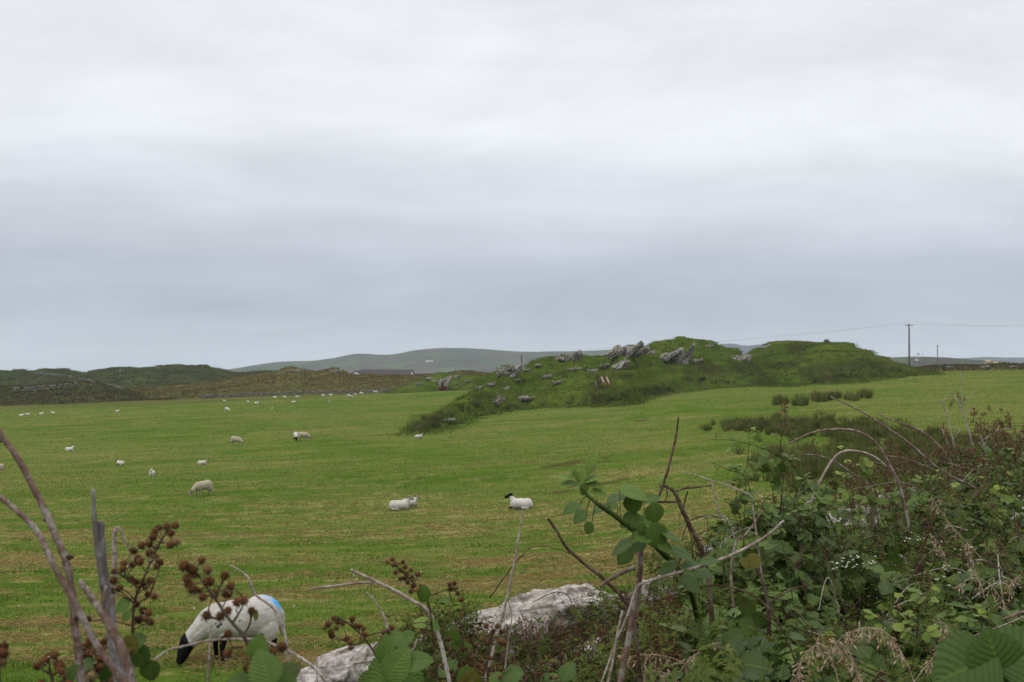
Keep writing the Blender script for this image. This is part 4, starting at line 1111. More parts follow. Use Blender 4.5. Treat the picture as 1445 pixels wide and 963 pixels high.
def burrs(acc, sep, P_, size, hi=False, tint=None, up=None):
    k = len(P_); up = nrm(rng.normal(0, 0.5, (k, 3)) + np.array([0, -0.2, 0.8])) if up is None else up
    M = frames(rnd_dirs(k), up); M = frames(M[:, :, 1], up)
    s = np.broadcast_to(size, (k,)) * rng.uniform(0.8, 1.15, k)
    t = BT_hi if hi else BT_lo
    scatter(acc, t[0], t[1], M * s[:, None, None], P_, tint=rng.random(k) if tint is None else tint, luv=np.zeros((len(t[0]), 3)))
    if sep is not None: scatter(sep, SEP[0], SEP[1], M * s[:, None, None], P_)
def prickles(acc, path, r, step=0.02, l=0.005):
    L_ = np.concatenate([[0], np.cumsum(np.linalg.norm(np.diff(path, axis=0), axis=1))])
    s = np.arange(0.01, L_[-1], step); s = s + rng.uniform(-.3, .3, len(s)) * step
    c = np.stack([np.interp(s, L_, path[:, k]) for k in range(3)], -1)
    q = rnd_dirs(len(s)); rr = np.interp(s, [0, L_[-1]], [r[0], r[-1]]) if np.ndim(r) else np.full(len(s), r)
    thin(acc, c + q * (rr * 0.7)[:, None], c + q * (rr + l)[:, None] - np.array([0, 0, l * 0.4]), 0.0011, 0.0001)
def pxpath(pts, n=7): return crom([P(*q) for q in pts], n)
def vground(x, y): return float(ground(x, y))

# ------------------------------------------------------------------ grass in the pasture
def blades(k, X, Y, H, wdt, bend=0.5, tint=None, lean=None, base=None):
    """curved two-step blades as 5-vertex ribbons"""
    Z = ground(X, Y) if base is None else base
    a = rng.uniform(0, 2 * math.pi, k); c, s = np.cos(a), np.sin(a)
    side = np.stack([c, s, 0 * c], -1); b = rng.uniform(0.1, bend, k) * H; fa = rng.uniform(0, 2 * math.pi, k)
    dirb = np.stack([np.cos(fa), np.sin(fa), 0 * fa], -1)
    p0 = np.stack([X, Y, Z - 0.01], -1); hw = (wdt / 2)[:, None]
    p1 = p0 + np.array([0, 0, 1.0]) * (H * 0.6)[:, None] + dirb * (b * 0.35)[:, None]
    p2 = p0 + np.array([0, 0, 1.0]) * (H * np.sqrt(np.maximum(0.1, 1 - (b / H) ** 2)))[:, None] + dirb * b[:, None]
    V = np.stack([p0 - side * hw, p0 + side * hw, p1 - side * hw * 0.7, p1 + side * hw * 0.7, p2], 1).reshape(-1, 3)
    o = (np.arange(k) * 5)[:, None]
    q = np.array([[0, 1, 3, 2]]) + o; t3 = np.array([[2, 3, 4]]) + o
    tint = rng.random(k) if tint is None else tint
    return V, [q, t3], np.repeat(tint, 5)
def field_pts(k, d0, d1, p0=-60, p1=1520, pw=1.0):
    d = np.exp(rng.uniform(math.log(d0), math.log(d1), k)); px = rng.uniform(p0, p1, k)
    X = (px - CX) / FPX * d
    m = wall_s(X, d) > 0.5
    return X[m], d[m]
X, Y = field_pts(430000, 9.5, 110); keep = rng.random(len(X)) < sstep(110, 40, Y); X, Y = X[keep], Y[keep]
cl = fbm(X / 0.35, Y / 0.35, 2, 61); keep = (cl + rng.normal(0, 0.25, len(X))) > -0.1
X, Y = X[keep], Y[keep]; k = len(X)
H = (0.032 + 0.035 * rng.random(k)) * (1 + 0.9 * sstep(0.0, 0.5, fbm(X / 0.9, Y / 0.9, 2, 62))); W_ = 0.004 + 0.00042 * Y
tn = np.clip(0.45 + 0.55 * fbm(X / 2.5, Y / 1.2, 3, 64) + rng.normal(0, 0.18, k), 0, 0.86)
tn = np.where(rng.random(k) < 0.03 + 0.45 * straw_mask(X, Y), 0.95, tn)
V, F_, T_ = blades(k, X, Y, H, W_, 1.0, tn)
g = mk('pasture_grass', V, F_, M_blade, attrs={'tint': T_, 'luv': np.zeros((len(V), 3))}); tag(g, kind='stuff')
# coarser leaves of the farther sward, in streaks left by the mower
X, Y = field_pts(150000, 42, 240); k = len(X); n0 = fbm(X / 2.4 + Y / 9, Y / 1.6, 4, 71)
keep = rng.random(k) < (0.35 + 0.65 * sstep(-0.1, 0.35, n0)) * sstep(42, 75, Y); X, Y, n0 = X[keep], Y[keep], n0[keep]; k = len(X)
tn = np.clip(0.42 + 1.1 * fbm(X / 4.5, Y / 2.2, 3, 74) + rng.normal(0, 0.16, k), 0, 0.87); tn = np.where(rng.random(k) < 0.05 + 0.4 * sstep(0.2, 0.5, n0), 0.95, tn)
V, F_, T_ = blades(k, X, Y, rng.uniform(.03, .085, k) * (1 + Y / 160), 0.02 + 0.00035 * Y, 1.0, tn)
tag(mk('pasture_grass', V, F_, M_blade, attrs={'tint': T_, 'luv': np.zeros((len(V), 3))}), kind='stuff')
# cut straw lying on the sward
X, Y = field_pts(300000, 9.5, 95)
m = rng.random(len(X)) < straw_mask(X, Y) * 1.1 * sstep(95, 45, Y); X, Y = X[m], Y[m]; k = len(X)
Z = ground(X, Y) + 0.03 + 0.07 * rng.random(k)
a = rng.normal(0.1, 0.7, k); L_ = rng.uniform(0.05, 0.15, k); e = np.stack([np.cos(a), np.sin(a), rng.normal(0, 0.25, k)], -1) * (L_ / 2)[:, None]
c = np.stack([X, Y, Z], -1); wv = (0.0018 + 0.00022 * Y)
acc = Acc(); thin(acc, c - e, c + e, wv, wv * 0.6); acc.A = {'tint': [rng.random(acc.n)], 'luv': [np.zeros((acc.n, 3))]}
tag(acc.build('cut_straw', M_strawb), kind='stuff')

# tussocks and coarse grass over the knolls
def tufts_on(S, n, name, hmin, hmax, wd, material, maskf=None, per=7, spread=0.35, tintf=None, tc=0.1):
    V_, Tm = S; k = (Tm < 1.15)
    W = V_[k]; idx = rng.integers(0, len(W), n); C_ = W[idx] + rng.normal(0, 0.25, (n, 3)) * [1, 1, 0]
    if S is K1: C_ = C_[(CX + FPX * C_[:, 0] / C_[:, 1] > 690) | (rng.random(len(C_)) < 0.4)]; n = len(C_)
    if tintf and hmin < 0.2:     # a thinning fringe of coarse grass where the slope runs out into the pasture
        e = V_[1][rng.integers(0, V_.shape[1], n // 5)].copy(); e[:, 1] -= np.abs(rng.normal(0, 2.0, len(e))) - 0.4; e[:, 0] += rng.normal(0, 1.0, len(e)); e[:, 2] = ground(e[:, 0], e[:, 1]); C_ = np.vstack([C_, e]); n = len(C_)
    if maskf is not None:
        m = maskf(C_); C_ = C_[m]
    n = len(C_)
    C2 = np.repeat(C_, per, 0); k2 = len(C2); off = rng.normal(0, spread, (k2, 2))
    ts = np.repeat(np.clip(rng.random(n) * 0.40 + 0.46 + 1.2 * fbm(C_[:, 0] / 6, C_[:, 1] / 8, 4, 505), 0, 1.15), per) if tintf else np.repeat(0.3 + 0.4 * rng.random(n), per)
    V, F_, T_ = blades(k2, C2[:, 0] + off[:, 0], C2[:, 1] + off[:, 1], rng.uniform(hmin, hmax, k2), np.full(k2, wd), 0.9, np.clip(ts * 0.7 + rng.normal(0.1, .12, k2), 0, 0.95), base=C2[:, 2] - 0.05)
    return tag(mk(name, V, F_, material, attrs={'tint': T_, 'luv': np.zeros((len(V), 3))}), kind='stuff')
for S, n in ((K1, 9000), (K2, 5500), (K3, 1500)):
    tufts_on(S, n, 'tussock_grass', 0.12, 0.36, 0.085, M_tuss, tintf=True)
tufts_on(M2, 6000, 'moor_grass', 0.2, 0.6, 0.12, leafmat('moor_blade', (0.060, 0.054, 0.018), (0.120, 0.092, 0.036), (0.17, 0.12, 0.055), 0.9, 0, 0))
tufts_on(M3, 5000, 'heather', 0.2, 0.6, 0.18, leafmat('heather_blade', (0.042, 0.040, 0.018), (0.090, 0.075, 0.030), (0.13, 0.095, 0.05), 0.9, 0, 0))
tufts_on(M4, 1500, 'bank_grass', 0.3, 0.8, 0.14, leafmat('bank_blade', (0.035, 0.035, 0.016), (0.085, 0.072, 0.026), (0.13, 0.10, 0.05), 0.9, 0, 0))
# bracken and heather on the far left hill
tufts_on(M1, 9000, 'bracken', 0.25, 0.7, 0.35, leafmat('bracken_leaf', (0.036, 0.042, 0.016), (0.080, 0.088, 0.026), (0.11, 0.09, 0.038), 0.9, 0, 0), tintf=True, spread=1.2)
# white clover and daisies dotted over the sward
X, Y = field_pts(130, 14, 130); k = len(X); Z = ground(X, Y) + 0.05
acc = Acc(); v0, f0 = ico(1); sz = rng.uniform(0.010, 0.034, k) * (0.5 + Y / 110)
scatter(acc, v0, f0, frames(rnd_dirs(k), rnd_dirs(k)) * sz[:, None, None], np.stack([X, Y, Z], -1)); tag(acc.build('clover', M_white), kind='stuff')

# ------------------------------------------------------------------ rushes
def rush_bed(name, cs, label=None, h=(0.6, 1.05), per=60, wd=0.03, S=None, group=None, kind='stuff'):
    """cs: (px, py, half width px, half height px, number of clumps)"""
    A_ = Acc(); base0 = None
    for (px, py, rx, ry_, n) in cs:
        for _ in range(n):
            for _try in range(8):
                qx, qy = (px + rx * random.gauss(0, .62), py + ry_ * random.gauss(0, .72)) if n > 10 else (px + rx * random.uniform(-1, 1), py + ry_ * random.uniform(-1, 1))
                if n <= 10 or float(fbm(qx / 16, qy / 4, 3, 606)) > -0.05: break
            b = shit(S, qx, qy) if S is not None else ghit(qx, qy)
            if base0 is None: base0 = b
            r = random.uniform(0.18, 0.38); ang = rng.uniform(0, 2 * math.pi, per); rad = r * np.sqrt(rng.random(per))
            X, Y = b[0] + rad * np.cos(ang), b[1] + rad * np.sin(ang); H = rng.uniform(h[0], h[1], per) * (1 - 0.35 * (rad / r) ** 2) * random.uniform(0.45, 1.12)
            u = rad / r * 0.45 + 0.05
            p0 = np.stack([X, Y, np.full(per, b[2] - 0.05)], -1); dirb = np.stack([np.cos(ang), np.sin(ang), 0 * ang], -1)
            p1 = p0 + np.array([0, 0, 1]) * H[:, None] + dirb * (H * u)[:, None]
            side = np.stack([np.cos(ang + 1.2), np.sin(ang + 1.2), 0 * ang], -1) * wd / 2
            V = np.stack([p0 - side, p0 + side, (p0 + p1) / 2 + side * .8 + dirb * .02, (p0 + p1) / 2 - side * .8 + dirb * .02, p1], 1).reshape(-1, 3)
            o = (np.arange(per) * 5)[:, None]
            t0 = random.random() * 0.9
            A_.add(V, [np.array([[0, 1, 2, 3]]) + o, np.array([[3, 2, 4]]) + o], tint=np.repeat(np.clip(t0 + rng.normal(0, .15, per), 0, .97), 5), luv=np.zeros((len(V), 3)))
    o = A_.build(name, M_rush, loc=base0)
    if kind == 'stuff': tag(o, kind='stuff')
    else: tag(o, label, 'rush clump', group)
    return o
rush_bed('rushes', [(594, 606, 16, 6, 30), (618, 596, 16, 6, 30), (655, 578, 8, 4, 7), (668, 570, 8, 4, 5)], S=K1, wd=0.06, per=34)
rush_bed('rushes', [(850, 566, 26, 6, 34), (875, 562, 20, 8, 26), (838, 553, 10, 8, 12), (845, 540, 6, 8, 8), (925, 553, 22, 4, 16), (990, 537, 40, 6, 22), (1060, 532, 24, 5, 12)], S=K1, wd=0.06, per=30)
rush_bed('rushes', [(1190, 530, 40, 7, 40), (1160, 537, 28, 4, 16), (1235, 521, 28, 6, 22), (1262, 524, 22, 4, 12), (1108, 517, 18, 4, 10), (1130, 495, 14, 6, 10)], S=K2, wd=0.06, per=28, h=(0.5, 0.9))
rush_bed('rushes', [(1120, 604, 80, 7, 190), (1065, 602, 30, 5, 36), (1180, 608, 60, 10, 120), (1240, 620, 60, 10, 70), (1300, 626, 60, 10, 60)], wd=0.03, per=50)
rush_bed('rushes', [(1190, 658, 90, 18, 240), (1130, 664, 50, 12, 90), (1280, 650, 80, 20, 200), (1360, 640, 60, 14, 90)], wd=0.022, per=60)
for (px, py, n, lab) in [(1102, 570, 14, 'low dark rush clump, leftmost of the clumps in the field right of the knoll'), (1128, 571, 11, 'small dark rush clump beside the leftmost one in the field'),
                         (1155, 565, 14, 'tall brown rush clump in the middle of the field clumps'), (1175, 563, 14, 'tallest rush clump between the middle and the two small right hand ones'),
                         (1200, 564, 8, 'narrow rush clump, left of the right hand two in the field'), (1219, 560, 8, 'narrow rush clump farthest right of the clumps in the field')]:
    rush_bed('rush_clump', [(px, py, 9, 3, 10)] * (1 + (n > 9)), lab, S=None, wd=0.05, per=40, h=(0.75, 1.5), group='rush clumps on the grass', kind='thing')
for (px, py, n, lab) in [(716, 579, 3, 'dark rush tuft at the knoll foot below the layered slabs, left one'), (729, 577, 4, 'wider dark rush tuft at the knoll foot below the layered slabs'),
                         (767, 573, 2, 'small lone rush tuft on the left half of the knoll foot'), (803, 570, 2, 'small lone rush tuft midway along the knoll foot'),
                         (673, 574, 2, 'rush tuft low on the left slope of the main knoll'), (896, 520, 5, 'dark rush patch on the slope right of the tall skyline crag'), (913, 518, 4, 'second dark rush patch right of the tall skyline crag')]:
    rush_bed('rush_clump', [(px, py, 4, 1.5, n)], lab, S=K1, wd=0.06, per=40, group='rush tufts on the knolls', kind='thing')
b = shit(K2, 1167, 483)
rush_bed('rush_clump', [(1167, 483.5, 3, 0.5, 5)], 'brown tuft standing up on the skyline of the right hand knoll', S=K2, wd=0.08, per=40, group='rush tufts on the knolls', kind='thing', h=(0.7, 1.2))

# ------------------------------------------------------------------ the roadside wall
wt = thing('dry_stone_wall', 'pale roadside dry stone wall half buried under the brambles', 'stone wall', (WA[0], WA[1], vground(WA[0], WA[1] - 1)))
def wall_pt(t_, s_=0.0): return WA + WD * t_ + np.array([-WD[1], WD[0]]) * s_
core = Acc()
for t_ in np.arange(-4, 17, 0.30):
    for row in range(4):
        for s_ in (-0.2, 0.2):
            q = wall_pt(t_ + random.uniform(-.08, .08), s_ + 0.1)
            polyrock(core, (q[0], q[1], CAMZ - 2.75 + row * 0.34), (random.uniform(.3, .48), .38, .36), (random.uniform(-12, 12), random.uniform(-12, 12), math.degrees(math.atan2(WD[1], WD[0])) + random.uniform(-15, 15)), 2, 8, 0.08)
core.build('wall_body', M_rock_near, wt, smooth=False)
# the coping stones that show: (px, py of centre, d, w, h, depth)
STN = [(440, 966, 4.30, 0.28, 0.14, 0.34), (487, 954, 4.5, 0.30, 0.20, 0.36), (560, 938, 4.75, 0.30, 0.14, 0.36), (614, 915, 4.95, 0.26, 0.15, 0.36), (662, 899, 5.1, 0.27, 0.16, 0.36), (710, 892, 5.15, 0.24, 0.20, 0.36),
       (748, 893, 5.35, 0.24, 0.22, 0.35), (782, 868, 5.5, 0.46, 0.26, 0.5), (822, 856, 5.7, 0.44, 0.24, 0.5), (882, 862, 5.95, 0.24, 0.22, 0.36), (925, 852, 6.15, 0.32, 0.30, 0.4), (965, 838, 6.3, 0.26, 0.26, 0.4),
       (1020, 790, 6.8, 0.28, 0.22, 0.4), (1040, 812, 6.75, 0.22, 0.26, 0.4), (1085, 772, 7.3, 0.3, 0.22, 0.4), (1165, 745, 8.1, 0.34, 0.22, 0.4), (1205, 735, 8.6, 0.34, 0.2, 0.4), (1250, 720, 9.4, 0.46, 0.26, 0.4), (1290, 706, 10.2, 0.4, 0.22, 0.4), (1092, 700, 9.0, 0.3, 0.2, 0.3)]
for (px, py, d, sw, sh, sdp) in STN[:-1]:
    if 700 < px < 850: sw, sh, py = sw * 1.05, sh * 1.1, py + 5
    a = Acc(); polyrock(a, P(px, py, d), (sw * 1.25, sdp, sh * 1.2), (random.uniform(-10, 10), random.uniform(-22, 4), random.uniform(-25, 25)), 5, 13, 0.11, None, 0.8)
    a.build('coping_stone', M_rock_near, wt, smooth=True)

# ------------------------------------------------------------------ the bramble bank
def canopy_drop(x, y):
    px = CX + FPX * x / y
    c = 1.26 - 0.16 * sstep(3.5, 6.0, y)
    c = c - 0.19 * np.maximum(0, 4.8 - y) * sstep(800, 950, px) - 0.14 * np.exp(-((px - 1060) / 110) ** 2 - ((y - 3.4) / .9) ** 2)
    c = c - 0.42 * np.exp(-((px - 1420) / 150) ** 2 - ((y - 8.6) / 3.0) ** 2)
    c = c - 0.34 * np.exp(-((px - 1105) / 75) ** 2 - ((y - 5.6) / 1.0) ** 2)
    return c + 0.17 * fbm(x / 0.5, y / 0.6, 3, 201)
def presence(x, y):
    s = wall_s(x, y)
    return sstep(-0.15, 0.30, x - (0.05 + 0.42 * (y - 3.9))) * sstep(-3.1, -2.8, s) * sstep(0.75, 0.35, s)
def bank_pts(k, p0=560, p1=1640, d0=2.2, d1=17, depth=0.16):
    d = np.exp(rng.uniform(math.log(d0), math.log(d1), k)); px = rng.uniform(p0, p1, k); x = (px - CX) / FPX * d
    pr = presence(x, d); m = rng.random(k) < pr; x, d = x[m], d[m]
    z = CAMZ - canopy_drop(x, d) - np.abs(rng.normal(0, depth, len(x)))
    q = np.stack([x, d, z], -1); py = HY + FPX * (CAMZ - z) / d
    return q[py < 1010]
BUSH = [((970, 845, 4.6), 'bramble', 'leafy bramble beside the pale wall stones, left end of the thicket'),
        ((1120, 880, 3.9), 'bramble', 'dark leaved bramble round the forked black cane, bottom centre right'),
        ((1090, 745, 6.6), 'bramble', 'bramble under the two arching canes, behind the forked black cane'),
        ((1235, 800, 5.2), 'bramble', 'bramble with the white blossom clusters in the middle of the thicket'),
        ((1400, 780, 5.6), 'bramble', 'fine tangled bramble at the right edge, above the big corrugated leaves'),
        ((1330, 690, 8.6), 'bramble', 'brown seeding bramble around the four bleached upright stems'),
        ((1440, 650, 9.5), 'bramble', 'reddish brown bramble highest at the right edge of the picture'),
        ((1300, 930, 3.6), 'bramble', 'low bramble with dry grass heads along the bottom right')]
BC = np.array([P(*b[0]) for b in BUSH])
BT = []
for c0, nm, lab in BUSH:
    q = P(*c0); gz = vground(q[0], q[1]); BT.append(thing('bramble_bush', lab, 'bramble', (q[0], q[1], gz), 'brambles over the roadside wall'))
def nearest(Q): return np.argmin(((Q[:, None] - BC[None]) ** 2 * np.array([1, 0.6, 0.3])).sum(-1), 1)
Q = bank_pts(19000, depth=0.2); nb = nearest(Q)
size = rng.uniform(0.056, 0.098, len(Q)) * (1 + 0.35 * sstep(5.0, 3.4, Q[:, 1])) * np.where(fbm(Q[:, 0] / 0.5, Q[:, 1] / 0.6, 2, 301) > 0.1, 1.15, 0.85)
clump = fbm(Q[:, 0] / 0.35, Q[:, 1] / 0.5, 3, 302)
tint = np.clip(0.34 + 0.42 * clump + rng.normal(0, 0.16, len(Q)), 0, 0.86)
tint = np.where((rng.random(len(Q)) < 0.14) & (fbm(Q[:, 0] / 0.6 + 4, Q[:, 1] / 0.6, 2, 305) > 0.12), 0.96, tint)
ax = rng.normal(0, 1, (len(Q), 3)) * [1, 1, 0.35] + [0, -0.25, -0.12]; up = rng.normal(0, 0.42, (len(Q), 3)) + [0, -0.35, 1.0]
gap = fbm(Q[:, 0] / 0.28 + 9, Q[:, 1] / 0.4, 3, 303) > -0.42
brown = np.isin(nb, (5, 6)) & (rng.random(len(Q)) < 0.62)
sel0 = gap & ~brown & (Q[:, 1] > 2.75)
tint = np.clip(tint - 0.25 * sstep(4.2, 3.0, Q[:, 1]), 0, 1)
for i in range(len(BUSH)):
    lf, st = Acc(), Acc(); 
    for tpl, cond in ((LT_near, Q[:, 1] < 3.6), (LT_mid, (Q[:, 1] >= 3.6) & (Q[:, 1] < 5.6)), (LT_lo, Q[:, 1] >= 5.6)):
        m = sel0 & (nb == i) & cond
        if m.sum(): compound(lf, Q[m], ax[m], up[m], size[m], 0.5, tpl, tint[m], st)
    lf.add(np.concatenate(st.V), [np.concatenate(f) for f in st.F.values()], tint=np.full(st.n, .5), luv=np.zeros((st.n, 3))); lf.build('foliage', M_leaf, BT[i])
# yellow and orange turning leaves here and there
Qy = bank_pts(150); ny_ = nearest(Qy)
for i in range(len(BUSH)):
    m = ny_ == i
    if m.sum():
        a = Acc(); compound(a, Qy[m] + [0, -0.03, 0.03], rng.normal(0, 1, (m.sum(), 3)), rng.normal(0, .5, (m.sum(), 3)) + [0, -.5, .8], 0.045, 0.2, LT_mid); a.build('turning_leaves', M_leaf_yel, BT[i])
# canes inside the thicket
for i in range(len(BUSH)):
    for k in range((26, 26, 40, 30, 60, 60, 50, 26)[i]):
        c = BC[i] + np.array([random.gauss(0, 0.45), random.gauss(0, 0.6), 0]); c[2] = CAMZ - float(canopy_drop(c[0], max(c[1], 2.5))) + random.uniform(-0.12, 0.12)
        a = random.uniform(0, 2 * math.pi); l = random.uniform(0.35, 0.9); e = np.array([math.cos(a), math.sin(a) * 0.6, 0])
        pts = [c - e * l * 0.6 - [0, 0, random.uniform(.3, .6)], c - e * l * 0.25 - [0, 0, .08], c + [0, 0, random.uniform(0, .05)], c + e * l * 0.45 - [0, 0, random.uniform(-.16, .2)]]
        pts = np.array(pts) + rng.normal(0, 0.025, (4, 3))
        V, F_ = tube(crom(pts, 6), [random.uniform(.003, .005), 0.0018], 5, 0.05); mk('cane', V, F_, M_cane_dark if k % 5 else M_cane_dead, BT[i])
# seeding flower heads
def panicle(bur, sep, stk, base, axis, L_, n, size, hi=False, r=0.0016, spread=0.32):
    axis = nrm(np.array(axis, float)); t = np.linspace(0, 1, 8)
    bend = nrm(np.cross(axis, rnd_dirs(1)[0])) * L_ * 0.08
    path = base + axis * (t * L_)[:, None] + bend * (np.sin(t * 3))[:, None]
    V, F_ = tube(path, [r * 1.4, r * 0.7], 5); stk.add(V, F_)
    f = 0.2 + 0.8 * rng.random(n) ** 0.85; f[0] = 1.0
    a = np.stack([np.interp(f, t, path[:, k]) for k in range(3)], -1)
    q = rnd_dirs(n); q = nrm(q - (q @ axis)[:, None] * axis * 0.6 + axis * 0.4)
    e = a + q * (L_ * spread * (1.15 - 0.75 * f) * rng.uniform(0.5, 1.1, n))[:, None]; e[0] = path[-1]
    thin(stk, a - axis * 0.004, e, r * 0.55)
    burrs(bur, sep, e, size, hi)
    return e
acc_b = [[Acc(), Acc(), Acc()] for _ in BUSH]
Qp = bank_pts(520, depth=0.03); Qp = Qp[(fbm(Qp[:, 0] / 0.6, Qp[:, 1] / 0.8, 3, 310) > -0.12) | np.isin(nearest(Qp), (5, 6))]
extra_ = Qp[np.isin(nearest(Qp), (4, 5, 6))]; Qp = np.vstack([Qp] + [extra_ + rng.normal(0, 0.12, extra_.shape) + [0, 0, .04] for _ in range(7)])
for q, i in zip(Qp, nearest(Qp)):
    panicle(*acc_b[i], q - [0, 0, 0.03], rng.normal(0, 0.45, 3) + [0, 0, 1], random.uniform(.07, .15), random.randint(9, 20), random.uniform(.0042, .0062) * (1.45 if i in (5, 6) else 1))
for i in range(len(BUSH)):
    acc_b[i][0].build('seed_heads', M_burr, BT[i]); acc_b[i][1].build('sepals', M_sepal, BT[i]); acc_b[i][2].build('flower_stalks', M_cane_dark, BT[i])
# white blossoms
def blossom(acc, c, n, spread, size):
    for _ in range(n):
        p = c + rng.normal(0, 1, 3) * np.array([spread, spread, spread * 0.45])
        Fr = frames(rnd_dirs(5) * [1, 1, .3], np.tile([0, -0.4, 1.0], (5, 1)))
        scatter(acc, leaf_tpl(4, 0.45, 0, 0.2, 0.3)[0], leaf_tpl(4, 0.45, 0, 0.2, 0.3)[1], Fr * size, np.tile(p, (5, 1)))
for (px, py, d, n, sp_, i) in [(1203, 790, 4.9, 26, .045, 3), (1185, 797, 4.9, 12, .03, 3), (1290, 763, 5.4, 12, .04, 3), (1330, 800, 4.6, 14, .035, 3), (1328, 815, 4.6, 8, .03, 3), (1362, 775, 5.0, 7, .03, 4), (1392, 640, 8.5, 12, .06, 6), (1405, 650, 8.3, 10, .05, 6), (1425, 700, 7, 10, .05, 6),
                               (1030, 765, 5.6, 8, .03, 2), (1080, 702, 6.6, 10, .035, 2), (1240, 700, 8.5, 6, .05, 5)]:
    a = Acc(); q = P(px, py, d); q[2] = max(q[2], CAMZ - float(canopy_drop(q[0], q[1])) - 0.02); blossom(a, q, max(4, int(n * .7)), sp_, 0.0065); a.build('blossom', M_white, BT[i])

# low herbs, fine leaved weeds and goosegrass between the brambles
def weed_drop(x, d):
    px = CX + FPX * x / d
    return 1.34 - 0.31 * sstep(510, 580, px) + 0.10 * sstep(640, 700, px) * sstep(900, 840, px) - 0.06 * sstep(860, 920, px) - 0.12 * np.maximum(0, 4.4 - d) + 0.10 * fbm(x / .35, d / .4, 3, 401)
def herb_pts(k):
    Q1 = bank_pts(k, depth=0.10)
    d = np.exp(rng.uniform(math.log(3.0), math.log(7), k // 2)); px = rng.uniform(430, 1000, k // 2); x = (px - CX) / FPX * d
    s = wall_s(x, d); m = (s < -0.25) & (s > -2.4); x, d = x[m], d[m]
    z = CAMZ - weed_drop(x, d) - np.abs(rng.normal(0, 0.10, len(x)))
    return np.vstack([Q1, np.stack([x, d, z], -1)])
Q = herb_pts(13000); pq = CX + FPX * Q[:, 0] / Q[:, 1]; Q = Q[((pq > 1150) & (rng.random(len(Q)) < 0.8)) | (rng.random(len(Q)) < 0.45)]; Q = Q[fbm(Q[:, 0] / 0.45, Q[:, 1] / 0.5, 3, 402) > -0.25]
hb_, hs = Acc(), Acc(); k = len(Q)
axs = nrm(rng.normal(0, 0.45, (k, 3)) + [0, 0, 1]); Ls = rng.uniform(0.05, 0.14, k); thin(hs, Q - axs * 0.06, Q + axs * Ls[:, None], 0.0011, 0.0006)
tt = np.clip(0.45 + 0.5 * fbm(Q[:, 0] / .5, Q[:, 1] / .5, 2, 403) + rng.normal(0, .15, k), 0, 0.9)
for node in range(4):
    for w_ in range(4):
        a = rng.uniform(0, 6.28, k); u = frames(axs, rnd_dirs(k)); ax_ = u[:, :, 0] * np.cos(a)[:, None] + u[:, :, 2] * np.sin(a)[:, None] + axs * 0.45
        M = frames(ax_, axs) * (rng.uniform(0.014, 0.032, k))[:, None, None]
        scatter(hb_, LT_nar[0], LT_nar[1], M, Q + axs * (Ls * (node + 0.6) / 3.6)[:, None], tint=tt, luv=LT_nar[2])
tag(hb_.build('undergrowth', M_herb), kind='stuff'); tag(hs.build('undergrowth', M_cane_green), kind='stuff')
# small brown weed heads in front of the wall
wb, ws = Acc(), Acc()
d = np.exp(rng.uniform(math.log(3.0), math.log(5.0), 950)); px = rng.uniform(500, 960, 950); x = (px - CX) / FPX * d; m = (wall_s(x, d) < -0.2) & (wall_s(x, d) > -2); x, d = x[m], d[m]
for xx, dd_ in zip(x, d):
    panicle(wb, None, ws, np.array([xx, dd_, CAMZ - float(weed_drop(xx, dd_)) - random.uniform(0.03, .15)]), rng.normal(0, .35, 3) + [0, 0, 1], random.uniform(.06, .13), random.randint(8, 18), random.uniform(.0030, .0048), r=0.0011)
tag(wb.build('undergrowth', M_burr), kind='stuff'); tag(ws.build('undergrowth', M_cane_dark), kind='stuff')
# long thin grass in the bank
k = 5200; Qg = bank_pts(k * 2, depth=0.05); Qg = Qg[(Qg[:, 0] / Qg[:, 1] > 0.3) | (rng.random(len(Qg)) < 0.2)]; k = len(Qg)
V, F_, T_ = blades(k, Qg[:, 0], Qg[:, 1], rng.uniform(.18, .38, k), np.full(k, 0.0032), 1.0, np.clip(rng.normal(.5, .3, k), 0, 1), base=Qg[:, 2] - 0.16)
tag(mk('long_grass', V, F_, M_blade, attrs={'tint': T_, 'luv': np.zeros((len(V), 3))}), kind='stuff')

# grass flower heads
def grass_head(pts, n, label, sl=0.013, droop=True, hang=0.02, w_=0.0017, name='grass_stem'):
    path = pxpath(pts, 8); d = pts[0][2]; n = int(n * 1.5)
    base = path[0]; t_ = thing(name, label, 'grass', base, 'dry flowering grasses in the bank')
    V, F_ = tube(path, [0.0013, 0.0006], 4); mk('stem', V, F_, M_seed, t_)
    L_ = np.concatenate([[0], np.cumsum(np.linalg.norm(np.diff(path, axis=0), axis=1))])
    s = L_[-1] * (0.38 + 0.62 * rng.random(n)); c = np.stack([np.interp(s, L_, path[:, k]) for k in range(3)], -1)
    e = c + rng.normal(0, 1, (n, 3)) * hang * 0.45 + np.array([0, 0, -1 if droop else 0.4]) * (hang * rng.uniform(.2, 1, n))[:, None]
    a = Acc(); thin(a, c, e, 0.0004)
    sp_ = leaf_tpl(4, 0.13, 0, 0.6, 0.1); M = frames(nrm(e - c) + rng.normal(0, .25, (n, 3)), rnd_dirs(n)) * (sl * rng.uniform(.8, 1.3, n))[:, None, None]
    for _ in range(2):
        scatter(a, sp_[0], sp_[1], frames(M[:, :, 1], rnd_dirs(n)) * sl, e)
    a.build('seed_head', M_seed, t_, smooth=False)
